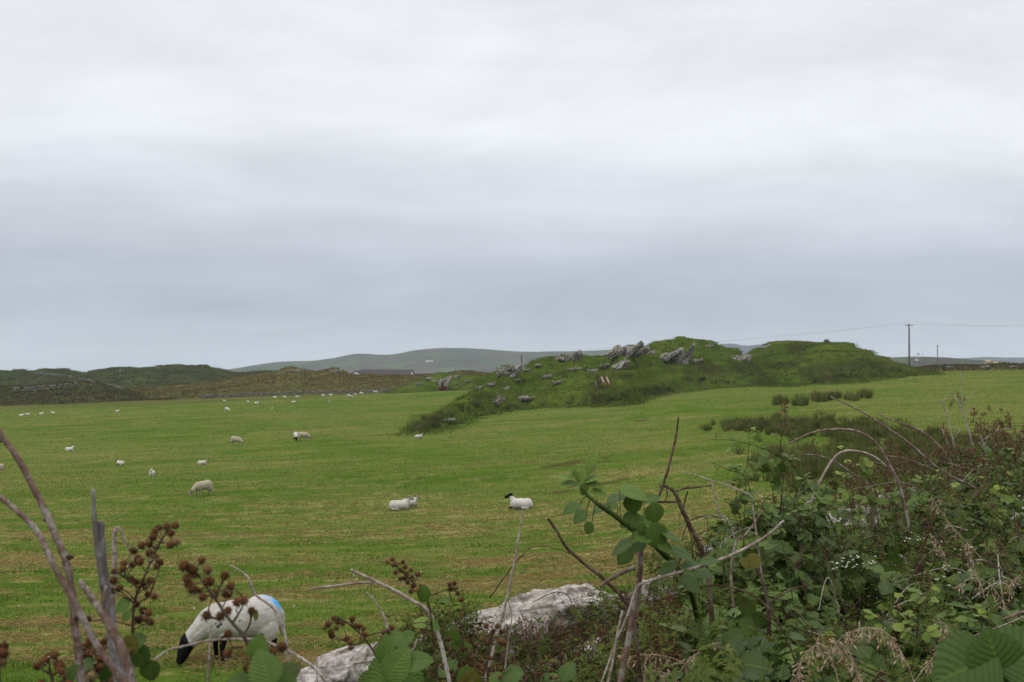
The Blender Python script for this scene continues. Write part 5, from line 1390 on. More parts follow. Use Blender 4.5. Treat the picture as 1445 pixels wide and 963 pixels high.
GH = [([(1295, 985, 2.6), (1275, 930, 2.6), (1250, 893, 2.6), (1222, 884, 2.6), (1190, 892, 2.6)], 60, 'arching dry grass head, uppermost of those left of the big leaves'),
      ([(1185, 985, 2.5), (1178, 950, 2.5), (1165, 915, 2.5), (1150, 908, 2.5), (1128, 930, 2.5), (1120, 965, 2.5)], 60, 'drooping dry grass head at the bottom, below and left of the uppermost arch'),
      ([(1225, 985, 2.6), (1205, 940, 2.6), (1190, 910, 2.6), (1172, 905, 2.6)], 40, 'dry grass head between the arching and the drooping one'),
      ([(1270, 980, 2.9), (1310, 930, 2.9), (1335, 890, 2.9), (1320, 870, 2.9)], 50, 'dry grass head leaning right just above the big leaves'),
      ([(885, 945, 3.0), (915, 925, 3.0), (935, 920, 3.0)], 0, ''),
      ([(1005, 975, 3.0), (965, 935, 3.0), (925, 922, 3.0), (880, 925, 3.0)], 44, 'straw coloured grass head bending left at the bottom centre'),
      ([(945, 965, 3.0), (970, 930, 3.0), (1000, 908, 3.0), (1016, 905, 3.0)], 44, 'thick straw coloured grass ear leaning right at the bottom centre'),
      ([(935, 985, 2.9), (950, 955, 2.9), (925, 945, 2.9), (905, 950, 2.9)], 30, 'short grass head lowest at the bottom centre'),
      ([(1440, 900, 3.6), (1400, 830, 3.6), (1370, 815, 3.6), (1345, 830, 3.6)], 36, 'brown grass head arching left under the right edge tangle'),
      ([(1400, 880, 4.0), (1372, 800, 4.0), (1362, 760, 4.0)], 36, 'upright grass stem with pale florets at the right of the thicket'),
      ([(1385, 790, 4.4), (1340, 740, 4.4), (1312, 700, 4.4)], 30, 'tall thin grass stem leaning left above the blossom clusters'),
      ([(1335, 800, 4.2), (1325, 770, 4.2), (1310, 750, 4.2)], 24, 'short pale grass head beside the dark upright cane'),
      ([(1420, 850, 3.8), (1425, 820, 3.8), (1440, 812, 3.8)], 24, 'small brown grass head touching the right edge')]
for pts, n, lab in GH:
    if n: grass_head(pts, n, lab)

# ------------------------------------------------------------------ single stems and canes
def stem_path(pw0, pw, n=9):
    """smooth through the seen points, then straight down to the root"""
    c = crom(pw0, n)
    if len(pw) > len(pw0):
        t = np.linspace(0, 1, 9)[:-1, None]; b = np.asarray(pw[0]); e = c[0]; k = (c[0] - c[1]); k = k / np.linalg.norm(k) * np.linalg.norm(e - b) * 0.4
        c = np.vstack([(1 - t) ** 2 * b + 2 * t * (1 - t) * (e + k) + t ** 2 * e, c])
    return c
def cane(pts, r, material, label, name='dead_stem', cat='stem', group='bare stems along the wall', toground=True, side=None, prick=False, knots=0, sides=9, leaves=None):
    r = [v * 0.86 for v in r]; side = [(a_, [v * 0.86 for v in b_]) for a_, b_ in (side or [])]
    pw = [P(*q) for q in pts]; base = pw[0].copy(); pw0 = list(pw)
    if toground:
        g = vground(base[0], base[1]); b2 = base + (pw[0] - pw[1]) * 0.15; 
        base = np.array([b2[0], b2[1], g - 0.03])
        if pw[0][2] - g > 0.15: pw = [base] + pw
    t_ = thing(name, label, cat, base, group)
    path = stem_path(pw0, pw); path = path + rng.normal(0, r[0] * 0.07, path.shape)
    V, F_ = tube(path, r, sides, 0.06); mk('stem', V, F_, material, t_)
    if knots:
        a = Acc()
        for q in np.linspace(0.25, 0.95, knots):
            i = int(q * (len(path) - 1)); rr = np.interp(q, np.linspace(0, 1, len(r)), r); e = rnd_dirs(1)[0] * [1, .4, .6]
            V, F_ = tube([path[i], path[i] + e * rr * 1.5, path[i] + e * rr * 2.3], [rr * 0.9, rr * .7, rr * .3], 6); a.add(V, F_)
        a.build('knot', M_cane_dark, t_)
    if prick:
        a = Acc(); prickles(a, path, r); a.build('prickles', material, t_)
    for sp in (side or []):
        pts2, r2 = sp; V, F_ = tube(crom([P(*q) for q in pts2], 7), r2, 7, 0.06); mk('twig', V, F_, material, t_)
    return t_
M_stemred = M_cane_red
dL = 1.55
cane([(122, 985, dL), (116, 935, dL), (109, 880, dL), (98, 800, dL), (78, 750, dL), (55, 700, dL), (28, 650, dL), (-10, 596, dL)], [.0075, .0065, .0055, .0048], M_stemred,
     'long reddish dead stem with knots leaning in from the left edge', knots=6, prick=False)
cane([(192, 985, dL - .1), (165, 945, dL - .1), (135, 900, dL - .1), (108, 848, dL - .1), (80, 800, dL - .1), (55, 750, dL - .1), (20, 715, dL - .1), (-15, 690, dL - .1)], [.0055, .0050, .0045, .0038], M_stemred,
     'thinner brown stem crossing behind the knotted one and curving to the left edge')
cane([(176, 985, 1.5), (166, 920, 1.5), (155, 860, 1.5), (147, 790, 1.5), (142, 735, 1.5)], [.0105, .0095, .0080, .0065], M_cane_grey,
     'split grey hollow stalk standing upright at left', side=[([(150, 830, 1.49), (141, 780, 1.49), (135, 730, 1.49), (133, 690, 1.49)], [.0058, .005, .0035, .0026])], sides=10)
cane([(196, 985, 1.42), (178, 920, 1.42), (150, 870, 1.42), (128, 836, 1.42), (114, 818, 1.42)], [.0085, .0075, .0055, .0036], M_stemred, 'short thick broken stem slanting left across the grey stalk', side=[([(147, 862, 1.42), (150, 840, 1.42), (152, 826, 1.42)], [.003, .003, .0025])])
cane([(168, 985, 1.8), (165, 900, 1.8), (162, 850, 1.8), (164, 800, 1.8), (163, 765, 1.8), (164, 746, 1.8)], [.0045, .0042], M_cane_dead, 'pale straight stem with bent dark tip right of the grey stalk', prick=True,
     side=[([(163, 747, 1.8), (169, 744, 1.8), (177, 758, 1.8), (185, 775, 1.8)], [.0026, .0025, .002])])
cane([(480, 985, 1.9), (450, 945, 1.9), (420, 923, 1.9), (380, 905, 1.9), (345, 900, 1.9), (300, 902, 1.9), (262, 910, 1.9), (235, 918, 1.9), (205, 945, 1.9)], [.0035, .0032, .0026, .002], M_cane_dead, 'pale cane arching low across the near ewe', prick=True)
cane([(294, 985, 1.9), (297, 930, 1.9), (300, 886, 1.9), (303, 878, 1.9)], [.0028, .0022, .0012], M_cane_dead, 'short thin pale upright twig in front of the near ewe', prick=True)
cane([(413, 985, 1.9), (408, 920, 1.9), (400, 880, 1.9), (385, 855, 1.9), (362, 838, 1.9), (352, 815, 1.9), (338, 803, 1.9), (325, 797, 1.9)], [.0030, .0026, .0022, .0014], M_cane_dead, 'thin pale twig curling up over the near ewe and bending left', prick=True)
cane([(640, 985, 2.7), (622, 905, 2.7), (605, 862, 2.7), (580, 845, 2.7), (545, 826, 2.7), (515, 812, 2.7), (496, 803, 2.7)], [.0060, .0058, .0050, .0040], M_cane_dead, 'thick broken cane lying aslant left of centre', prick=True,
     side=[([(527, 820, 2.7), (500, 822, 2.7), (470, 826, 2.7), (448, 828, 2.7), (434, 832, 2.7)], [.0035, .0035, .003, .0016])])
cane([(552, 905, 2.8), (545, 875, 2.8), (538, 860, 2.8), (527, 843, 2.8), (517, 834, 2.8)], [.0040, .0035, .0018], M_cane_dead, 'small pale curved twig below the broken cane')
cane([(590, 900, 2.8), (575, 920, 2.8), (500, 935, 2.8)], [.0030, .0024], M_cane_red, 'low brown twig among the left leaves', toground=False)
cane([(449, 985, 3.0), (449, 960, 3.0), (448, 924, 3.0)], [.002, .0016], M_cane_dead, 'tiny upright straw by the lowest wall stone')
cane([(700, 900, 3.4), (706, 880, 3.4), (715, 845, 3.4), (724, 800, 3.4), (732, 755, 3.4), (736, 735, 3.4), (737, 716, 3.4)], [.0065, .0050, .0036, .0026], M_cane_dead, 'tall thin pale stem rising in front of the black faced sheep')
cane([(718, 900, 3.5), (722, 870, 3.5), (717, 845, 3.5), (716, 830, 3.5)], [.0028, .0018], M_cane_dead, 'short thin pale stem beside the foot of the tall one')
cane([(905, 985, 2.9), (893, 875, 2.9), (880, 845, 2.9), (850, 815, 2.9), (825, 795, 2.9), (800, 773, 2.9), (786, 750, 2.9), (773, 731, 2.9)], [.0070, .0062, .0055, .0046, .004], M_cane_dark, 'dark bare cane slanting up to the left across the centre', prick=True)
cane([(872, 985, 2.7), (878, 940, 2.7), (888, 890, 2.7), (900, 830, 2.7), (903, 790, 2.7), (905, 755, 2.7)], [.0095, .0090, .0085, .007], M_cane_red, 'stout brown upright stem in the centre of the thicket', side=[([(896, 800, 2.7), (875, 808, 2.7), (858, 818, 2.7), (846, 827, 2.7)], [.0065, .006, .005])], prick=True)
cane([(850, 985, 2.6), (862, 940, 2.6), (872, 885, 2.6), (878, 860, 2.6)], [.0042, .0038, .003], M_cane_dead, 'pale twig left of the stout upright stem at the bottom')
cane([(870, 900, 2.6), (885, 865, 2.6), (897, 830, 2.6), (906, 822, 2.6), (945, 810, 2.6), (985, 799, 2.6), (1025, 785, 2.6), (1060, 768, 2.6), (1085, 752, 2.6), (1105, 734, 2.6)], [.0022, .0030, .0042, .0046, .0040, .0026], M_cane_dead, 'long pale cane rising to the right across the thicket', prick=True)
cane([(922, 718, 2.75), (930, 698, 2.75), (940, 670, 2.75), (948, 640, 2.75), (954, 615, 2.75), (957, 589, 2.75)], [.0045, .0040, .0032, .0022], M_cane_dark, 'tall dark bare stem tip standing above the centre leaves', toground=False)
cane([(1010, 985, 3.6), (1000, 830, 3.6), (995, 800, 3.6), (985, 765, 3.6), (972, 740, 3.6), (960, 715, 3.6), (953, 697, 3.6), (942, 687, 3.6), (930, 685, 3.6)], [.0105, .0100, .0095, .0075, .005], M_cane_dark, 'thick dark forked cane right of the centre leaves', prick=True,
     side=[([(952, 694, 3.6), (965, 689, 3.6), (985, 687, 3.6), (1003, 685, 3.6)], [.0042, .004, .003]), ([(953, 708, 3.6), (930, 708, 3.6), (905, 707, 3.6), (882, 706, 3.6)], [.0048, .004, .003]),
           ([(963, 722, 3.6), (966, 706, 3.6), (970, 693, 3.6)], [.0036, .003]), ([(940, 686, 3.6), (941, 700, 3.6), (937, 706, 3.6)], [.0026, .0024])])
cane([(1130, 985, 6.0), (1090, 860, 6.0), (1050, 800, 6.0), (1030, 740, 6.0), (1014, 723, 6.0), (1009, 700, 6.0), (1001, 677, 6.0)], [.0075, .0065, .006, .0042], M_cane_dead, 'thin pale kinked stem just right of the dark forked cane')
cane([(1080, 860, 5.0), (1062, 720, 5.0), (1058, 700, 5.0), (1030, 687, 5.0), (1000, 677, 5.0), (978, 669, 5.0), (965, 668, 5.0)], [.0055, .005, .0035, .002], M_cane_dead, 'slender grey twig reaching left above the kinked stem')
cane([(1085, 985, 3.4), (1084, 900, 3.4), (1082, 850, 3.4), (1073, 815, 3.4), (1062, 797, 3.4), (1050, 791, 3.4)], [.0080, .0076, .0060, .0038], M_cane_dark, 'black forked cane standing at the bottom right of centre', prick=True,
     side=[([(1083, 851, 3.4), (1098, 841, 3.4), (1115, 831, 3.4), (1141, 824, 3.4)], [.004, .0036, .003])])
cane([(1045, 985, 3.9), (1033, 850, 3.9), (1031, 800, 3.9), (1038, 765, 3.9), (1045, 755, 3.9)], [.0068, .006, .005], M_cane_red, 'brown upright cane left of the black forked one', side=[([(1043, 762, 3.9), (1058, 745, 3.9), (1075, 720, 3.9)], [.0048, .004, .003])])
cane([(1283, 905, 6.4), (1281, 760, 6.4), (1278, 725, 6.4), (1268, 685, 6.4), (1250, 648, 6.4), (1232, 622, 6.4), (1205, 608, 6.4), (1175, 606, 6.4), (1145, 611, 6.4), (1110, 627, 6.4)], [.0110, .0105, .0090, .0075, .0055], M_stemred, 'largest arching brown cane curving over to the left', prick=True)
cane([(1120, 985, 6.2), (1132, 740, 6.2), (1145, 705, 6.2), (1160, 672, 6.2), (1175, 648, 6.2), (1190, 637, 6.2), (1210, 637, 6.2), (1232, 644, 6.2), (1250, 658, 6.2)], [.0095, .009, .0075, .0055], M_cane_dead, 'smaller arched pale cane under the largest arch', prick=True)
cane([(1450, 905, 7.6), (1420, 736, 7.6), (1395, 706, 7.6), (1370, 686, 7.6), (1340, 672, 7.6), (1315, 655, 7.6), (1285, 628, 7.6), (1250, 603, 7.6), (1215, 581, 7.6), (1172, 560, 7.6)], [.0120, .0115, .0100, .008, .005], M_stemred, 'long cane rising left from the right side of the thicket, tip highest over the rushes', prick=True,
     side=[([(1340, 672, 7.6), (1310, 660, 7.6), (1280, 648, 7.6), (1250, 643, 7.6)], [.006, .005, .004])])
cane([(1370, 905, 8.2), (1352, 700, 8.2), (1348, 672, 8.2), (1335, 643, 8.2), (1310, 616, 8.2), (1285, 602, 8.2), (1260, 594, 8.2), (1237, 583, 8.2)], [.0105, .0100, .0085, .005], M_stemred, 'brown cane running parallel just above the long one', prick=True)
cane([(1245, 900, 6.6), (1226, 696, 6.6), (1205, 672, 6.6), (1180, 653, 6.6), (1155, 643, 6.6), (1130, 641, 6.6)], [.0075, .0070, .0055, .003], M_stemred, 'thin brown cane below the arches reaching left')
cane([(1390, 905, 9.0), (1377, 690, 9.0), (1376, 660, 9.0), (1368, 615, 9.0), (1356, 578, 9.0), (1341, 552, 9.0)], [.0110, .0105, .0085, .0055], M_cane_dead, 'tallest bleached dead stem at the right with three side twigs',
     side=[([(1357, 580, 9.0), (1357, 555, 9.0), (1355, 527, 9.0)], [.005, .004, .003]), ([(1358, 572, 9.0), (1370, 558, 9.0), (1383, 545, 9.0)], [.004, .003, .002]), ([(1361, 580, 9.0), (1375, 574, 9.0), (1388, 567, 9.0)], [.004, .003, .002])])
cane([(1362, 905, 9.2), (1352, 665, 9.2), (1345, 630, 9.2), (1337, 590, 9.2), (1327, 565, 9.2)], [.0100, .0090, .0070, .0055], M_cane_dead, 'bleached dead stem second from the left of the upright group', side=[([(1330, 570, 9.2), (1333, 561, 9.2), (1337, 556, 9.2)], [.004, .003]), ([(1343, 622, 9.2), (1350, 612, 9.2), (1354, 605, 9.2)], [.004, .003])])
cane([(1360, 905, 9.0), (1353, 665, 9.0), (1342, 640, 9.0), (1330, 610, 9.0), (1324, 600, 9.0)], [.0095, .0080, .006], M_cane_dead, 'short bleached stem leaning left, leftmost of the upright group')
cane([(1402, 905, 8.8), (1391, 670, 8.8), (1389, 640, 8.8), (1381, 604, 8.8)], [.0105, .0095, .006], M_cane_dead, 'straight bleached stem farthest right of the upright group')
cane([(1248, 905, 7.6), (1247, 735, 7.6), (1238, 705, 7.6), (1228, 680, 7.6), (1212, 670, 7.6)], [.0085, .008, .005], M_cane_dark, 'short dark stem between the big arch and the pale arch')
cane([(1292, 905, 5.4), (1296, 790, 5.4), (1305, 760, 5.4), (1311, 735, 5.4)], [.0095, .0085, .007], M_cane_dark, 'dark upright cane above the white blossom in the thicket', prick=True)
cane([(1460, 866, 2.9), (1440, 862, 2.9), (1425, 868, 2.9), (1412, 872, 2.9)], [.0050, .0045, .003], M_stemred, 'reddish cane end poking in from the right edge', toground=False)

# ------------------------------------------------------------------ leafy brambles close to the camera
def leaf_at(acc, px, py, d, lpx, ang, face=0.6, tilt=0.0, tint=None, tpl=LT_hi, wid=1.0):
    """leaf centred at px, py; ang = direction of its tip in the picture; face 1 = broadside to the viewer, 0 = seen edge on"""
    a = R(ang); ax = nrm(np.array([math.cos(a), tilt, math.sin(a)])); n = nrm(np.array([random.uniform(-.15, .15), -face, 1.0 - face * 0.75]))
    l = lpx / FPX * d; M = frames(ax[None], n[None])[0] * l; M[:, 0] *= wid
    T = P(px, py, d) - M[:, 1] * 0.5 / 1.0
    scatter(acc, tpl[0], tpl[1], M[None], T[None], luv=tpl[2], tint=[random.random() * 0.7 if tint is None else tint])
    return T
def stalk_to(acc, T, px, py, d, r=0.0012):
    q = P(px, py, d); m = (T + q) / 2 + np.array([0, 0, 0.006]); V, F_ = tube(crom([q, m, T], 4), [r, r * .8], 5); acc.add(V, F_)
# the green cane in the centre
b = P(965, 985, 3.0); t_ = thing('bramble', 'bramble with a thick green cane and broad fresh leaves in the centre', 'bramble', (b[0], b[1], vground(b[0], b[1])), 'near brambles')
gp_ = [P(985, 880, 3.7), P(968, 820, 3.1), P(930, 775, 2.7), P(900, 752, 2.6), P(868, 728, 2.55), P(845, 712, 2.5), P(828, 698, 2.5), P(820, 685, 2.5)]; path = stem_path(gp_, [np.array([b[0], 3.9, vground(b[0], 3.9)])] + gp_, 8)
V, F_ = tube(path, [.0085, .0085, .0075, .0065, .0045, .003], 10, 0.04); mk('cane', V, F_, M_cane_green, t_)
a = Acc(); prickles(a, path, [.0085, .004], 0.016, 0.006); a.build('prickles', M_cane_red, t_)
lf, st = Acc(), Acc()
CL = [(806, 716, 34, 200, .35, .35), (818, 728, 30, 215, .5, .3), (848, 716, 34, 195, .25, .4), (830, 745, 24, 240, .6, .3), (895, 694, 52, -12, .35, .55), (893, 712, 40, -80, .75, .5), (872, 700, 40, 25, .25, .4), (888, 733, 38, 205, .6, .45), (923, 725, 40, -85, .95, .55),
      (905, 735, 34, 200, .45, .3), (920, 702, 30, 20, .5, .35), (906, 755, 40, 170, .5, .25), (927, 757, 50, -70, .85, .3), (948, 755, 36, -10, .35, .25), (938, 770, 30, -20, .4, .2), (876, 770, 46, 205, .35, .15), (880, 783, 38, 225, .5, .2),
      (862, 712, 24, 160, .5, .4), (905, 745, 22, 100, .4, .4), (960, 778, 44, -15, .3, .2), (985, 802, 60, -8, .35, .15), (975, 822, 44, -30, .5, .2), (940, 800, 40, 200, .4, .1), (1000, 790, 34, 15, .3, .2), (900, 770, 30, 210, .4, .2)]
for (px, py, l, an, fc, tn) in CL:
    T = leaf_at(lf, px, py, 2.62 + random.uniform(-.06, .06), l * 0.84, an, fc, random.uniform(-.4, .4), tn + random.uniform(-.1, .25))
    i = np.argmin(np.abs(path[:, 0] - T[0]) + np.abs(path[:, 2] - T[2])); stalk_to(st, T, CX + FPX * path[i, 0] / path[i, 1], HY - FPX * (path[i, 2] - CAMZ) / path[i, 1], path[i, 1])
for (px, py, l, an) in [(797, 672, 26, 165), (800, 682, 26, 185), (815, 672, 22, 100), (822, 668, 22, 80), (833, 660, 26, 60), (836, 674, 28, 30), (812, 684, 20, 150), (842, 684, 20, -10), (845, 695, 26, -5), (824, 690, 22, 250), (830, 680, 18, 60), (808, 666, 16, 120)]:
    leaf_at(lf, px, py, 2.5, l, an, random.uniform(.3, .7), random.uniform(-.3, .3), 0.9, LT_mid, 0.75)
lf.build('leaves', M_leaf_near, t_); st.build('leaf_stalks', M_cane_green, t_)
# young shoots at the top right of the thicket
def shoot(pts, r, label, lsize=0.045, n=7, tn=0.7, material=M_cane_green, burr=0, tipyoung=True):
    pw = [P(*q) for q in pts]; g = vground(pw[0][0], pw[0][1]); base = np.array([pw[0][0], pw[0][1], g])
    t_ = thing('bramble_shoot', label, 'bramble', base, 'leafy shoots above the thicket')
    path = stem_path(pw, [base] + pw, 8); V, F_ = tube(path, [r, r * .8, r * .4], 7, .04); mk('cane', V, F_, material, t_)
    L_ = np.concatenate([[0], np.cumsum(np.linalg.norm(np.diff(path, axis=0), axis=1))]); top = np.linalg.norm(np.diff([P(*q) for q in pts], axis=0), axis=1).sum()
    s = L_[-1] - top * np.linspace(0.02, 0.98, n); c = np.stack([np.interp(s, L_, path[:, k]) for k in range(3)], -1)
    ax_ = rng.normal(0, .8, (n, 3)) * [1, .8, .5] + [0, -.1, .25]; sz = lsize * rng.uniform(.7, 1.1, n) * np.where(np.arange(n) < 2, .6, 1)
    lf, st = Acc(), Acc(); e = c + nrm(ax_) * (sz * .8)[:, None]
    compound(lf, e, ax_, rng.normal(0, .3, (n, 3)) + [0, -.35, 1], sz, .4, LT_mid if pts[0][2] < 5 else LT_lo, np.clip(tn + np.where(np.arange(n) < 3, .22 * tipyoung, 0) + rng.normal(0, .08, n), 0, 1)); thin(st, c, e, 0.001)
    lf.build('leaves', M_leaf, t_); st.build('leaf_stalks', M_cane_green, t_)
    if burr:
        bu, se, sk = Acc(), Acc(), Acc(); panicle(bu, se, sk, path[-1], [0.05, 0, 1], 0.16, burr, 0.0065 * pts[0][2] / 5, r=.002); bu.build('seed_heads', M_burr, t_); se.build('sepals', M_sepal, t_); sk.build('flower_stalks', M_cane_dark, t_)
shoot([(1100, 720, 5.6), (1105, 660, 5.6), (1100, 635, 5.6), (1103, 612, 5.6)], .004, 'upright shoot crowned by a brown seed head left of the big arch', .05, 8, .4, M_cane_dark, 22, False)
shoot([(1150, 700, 5.6), (1110, 650, 5.6), (1070, 631, 5.6), (1035, 622, 5.6), (1000, 620, 5.6)], .003, 'green shoot pointing left with a thin bare tip', .05, 9, .62)
shoot([(1060, 700, 5.2), (1050, 672, 5.2), (1025, 662, 5.2), (1003, 652, 5.2)], .0028, 'small pale green shoot pointing left below the bare tipped one', .045, 7, .7)
shoot([(1050, 720, 5.4), (1055, 640, 5.4), (1058, 605, 5.4)], .0028, 'short bright shoot standing over the bare tipped one', .045, 6, .75)
shoot([(1200, 720, 6.5), (1190, 660, 6.5), (1178, 632, 6.5)], .003, 'bright leaved shoot under the crown of the big arch', .055, 6, .85)
shoot([(1235, 720, 6.5), (1222, 665, 6.5), (1215, 640, 6.5)], .003, 'bright leaved shoot rising to the pale arch', .055, 7, .7)
shoot([(1350, 760, 6.8), (1335, 700, 6.8), (1330, 660, 6.8)], .003, 'light green shoot left of the bleached upright stems', .06, 8, .8)
shoot([(1180, 760, 5.4), (1165, 715, 5.4), (1160, 690, 5.4)], .003, 'dark leaved shoot at the foot of the pale arch', .06, 8, .2, tipyoung=False)
shoot([(1290, 900, 3.4), (1300, 850, 3.4), (1322, 845, 3.4), (1330, 835, 3.4)], .003, 'yellow green shoot low in the middle of the right side', .042, 9, .93)
shoot([(1240, 880, 3.6), (1250, 850, 3.6), (1253, 838, 3.6)], .003, 'green star shaped shoot left of the yellow green one', .042, 6, .9)
shoot([(1385, 900, 3.6), (1380, 870, 3.6), (1370, 862, 3.6)], .003, 'light green shoot above the big corrugated leaves', .042, 9, .8)
shoot([(1130, 930, 4.2), (1110, 800, 4.2), (1100, 740, 4.2), (1120, 700, 4.2)], .003, 'leafy shoot right of the long pale cane tip', .05, 10, .45)
for k_, (px, py, d, yt, tn, lab) in enumerate([(1045, 740, 5.2, 655, .35, 'mid green shoot between the kinked stem and the brown seed head shoot'), (1075, 760, 5.0, 690, .5, 'leafy shoot below the small pale shoots'), (1092, 740, 5.4, 650, .3, 'dark shoot just left of the brown seed head shoot'),
        (1125, 740, 5.6, 668, .45, 'bushy shoot inside the left foot of the pale arch'), (1150, 760, 5.2, 700, .25, 'low dark shoot inside the pale arch'), (1262, 770, 6.4, 690, .4, 'leafy shoot right of the big arch foot'), (1290, 760, 6.6, 672, .55, 'green shoot between the big arch and the bleached stems'),
        (1400, 720, 7.4, 640, .3, 'dark shoot right of the bleached stems'), (1430, 720, 7.2, 612, .4, 'tallest green shoot at the right edge'), (1020, 800, 4.6, 728, .5, 'green shoot right of the thick dark forked cane'), (985, 850, 4.2, 790, .4, 'green shoot behind the long pale cane')]):
    shoot([(px, py, d), (px + random.uniform(-8, 8), (py + yt) / 2, d), (px + random.uniform(-14, 14), yt, d)], .003, lab, random.uniform(.045, .06), 12, tn)
# big corrugated leaves bottom right
b = P(1400, 985, 1.55); t_ = thing('bramble_leaf_spray', 'three very large corrugated leaves in the bottom right corner', 'leaf', b, None)
for (px, py, l, an, fc, wd_) in [(1360, 940, 98, 200, .75, 1.15), (1402, 924, 78, 104, .85, 1.15), (1446, 922, 94, 30, .7, 1.1), (1396, 966, 92, 205, .9, .95)]:
    a = Acc(); tp = leaf_tpl(31, 0.46, 0.035, 0.16, 0.18, 5, 0.004); leaf_at(a, px, py, 1.5, l, an, fc, -0.1, 0.15, tp, wd_); a.build('leaf', M_leaf_near, t_)
V, F_ = tube(crom([P(1402, 950, 1.54), P(1406, 970, 1.56), P(1412, 995, 1.58), np.array([P(1420, 990, 1.6)[0], 1.6, vground(1, 1.6)])], 6), [.002, .003], 6); mk('stalk', V, F_, M_cane_green, t_)

def bramble_near(label, stem, burr_px, leaves_, d, bs=0.0062, r=.0022, extra_stems=(), lsz=0.86):
    pw = [P(px, py, d) for px, py in stem]; g = vground(pw[0][0], d); base = np.array([pw[0][0], d, g])
    t_ = thing('bramble', label, 'bramble', base, 'near brambles')
    path = stem_path(pw, [base] + pw, 8); cv_ = tube(path, [r * 1.4, r, r * .7], 7, .05)
    sk = Acc(); sk.add(*cv_); main = crom(pw, 10)
    for es in extra_stems:
        V, F_ = tube(crom([P(px, py, d) for px, py in es], 6), [r * .8, r * .5], 6); sk.add(V, F_); main = np.vstack([main, crom([P(px, py, d) for px, py in es], 8)])
    bu, se = Acc(), Acc(); C_ = np.array([P(px + random.uniform(-1, 1), py, d + random.uniform(-.05, .05)) for px, py in burr_px])
    burrs(bu, se, C_, bs * 1.3, True)
    for c in C_:
        q = main[np.argsort(np.linalg.norm((main - c - [0, 0, -0.012]), axis=1))[0]]
        m_ = (q + c) / 2 + rng.normal(0, .002, 3); V, F_ = tube(crom([q, m_, c - [0, 0, bs * .4]], 4), [r * .5, r * .35], 5); sk.add(V, F_)
    lf = Acc()
    for (px, py, l, an, fc, tn) in leaves_: 
        T = leaf_at(lf, px, py, d + random.uniform(-.05, .05), l * lsz, an, fc, random.uniform(-.3, .3), tn)
        q = main[np.argmin(np.linalg.norm(main - T, axis=1))]; V, F_ = tube(crom([q, (q + T) / 2 + [0, 0, .004], T], 4), [.0012, .001], 5); sk.add(V, F_)
    bu.build('seed_heads', M_burr, t_); se.build('sepals', M_sepal, t_); sk.build('cane', M_cane_dark, t_)
    lf.build('leaves', M_leaf_near, t_)
    return t_
def cloud(px, py, rx, ry_, n):
    out = []
    while len(out) < n:
        q = (px + random.uniform(-rx, rx), py + random.uniform(-ry_, ry_))
        if all((q[0] - o[0]) ** 2 + (q[1] - o[1]) ** 2 > 30 for o in out[-25:]) or random.random() < .12: out.append(q)
    return out
bramble_near('bramble with a tall spray of brown seed heads left, right of the pale bent stem', [(192, 985), (190, 900), (192, 850), (205, 815), (222, 775), (240, 745)],
    [(249, 741), (237, 742), (226, 744), (220, 749), (243, 752), (249, 764), (243, 768), (217, 757), (212, 766), (222, 771), (202, 769), (192, 777), (190, 776), (212, 780), (221, 786), (197, 788), (177, 794), (190, 796), (198, 792), (222, 798), (228, 793), (175, 802), (163, 805), (186, 816), (193, 820), (203, 822), (214, 818), (207, 826), (163, 818), (172, 828), (160, 832), (212, 838), (219, 840), (195, 851), (205, 860), (198, 873), (209, 872), (212, 863), (215, 876), (128, 872), (170, 830)],
    [(175, 852, 30, 210, .7, .62), (180, 868, 22, 230, .5, .5), (190, 905, 46, 200, .4, .2), (200, 925, 44, -60, .6, .25), (215, 945, 40, -80, .7, .3)], 1.75, .0055, extra_stems=[[(200, 830), (180, 815), (165, 805)], [(195, 850), (212, 840), (222, 815)], [(228, 765), (245, 766)], [(192, 870), (205, 868)]])
bramble_near('bramble spray of round brown heads hanging over the near ewe', [(372, 985), (358, 925), (345, 895), (325, 872), (305, 842), (285, 815), (270, 800)],
    [(286, 790), (268, 799), (262, 797), (271, 803), (294, 803), (274, 811), (265, 815), (273, 830), (293, 820), (297, 819), (318, 811), (326, 826), (322, 836), (289, 841), (303, 836), (294, 867), (313, 868), (324, 860), (336, 848), (347, 846), (357, 860), (325, 892), (323, 920), (353, 940), (399, 911), (386, 917), (280, 832), (268, 822)],
    [(366, 912, 44, 80, .7, .55), (375, 940, 66, 110, .75, .45), (395, 965, 60, 20, .6, .3), (345, 960, 50, 160, .5, .25), (362, 868, 18, 250, .4, .8), (410, 945, 44, 40, .6, .3)], 1.45, .0060,
    extra_stems=[[(305, 842), (313, 825), (318, 812)], [(330, 878), (340, 862), (347, 848)], [(345, 895), (354, 880), (357, 862)], [(310, 872), (300, 870), (294, 868)], [(358, 925), (385, 920), (398, 912)], [(345, 912), (330, 912)]])
bramble_near('small group of brown heads low at left beneath the dead stems', [(84, 985), (76, 950), (73, 940)], [(57, 938), (66, 930), (80, 922), (72, 925), (88, 938), (90, 945), (95, 952), (86, 936), (62, 962), (100, 962)], [(104, 948, 34, 60, .5, .2)], 1.5, .0058, extra_stems=[[(76, 950), (60, 940)], [(76, 952), (90, 942)]])
bramble_near('brown heads cut by the left edge', [(5, 985), (2, 940), (0, 920)], [(8, 920), (-2, 912), (10, 910), (2, 930), (-5, 922), (7, 931)], [], 1.5, .0060)
bramble_near('dense brown heads clustered between the dead stems at left', [(150, 985), (142, 930), (140, 905)], cloud(143, 925, 26, 34, 26), [(125, 935, 40, 200, .5, .15), (160, 950, 44, -70, .5, .2)], 1.7, .0062, extra_stems=[[(142, 930), (125, 910)], [(142, 930), (160, 905)]])
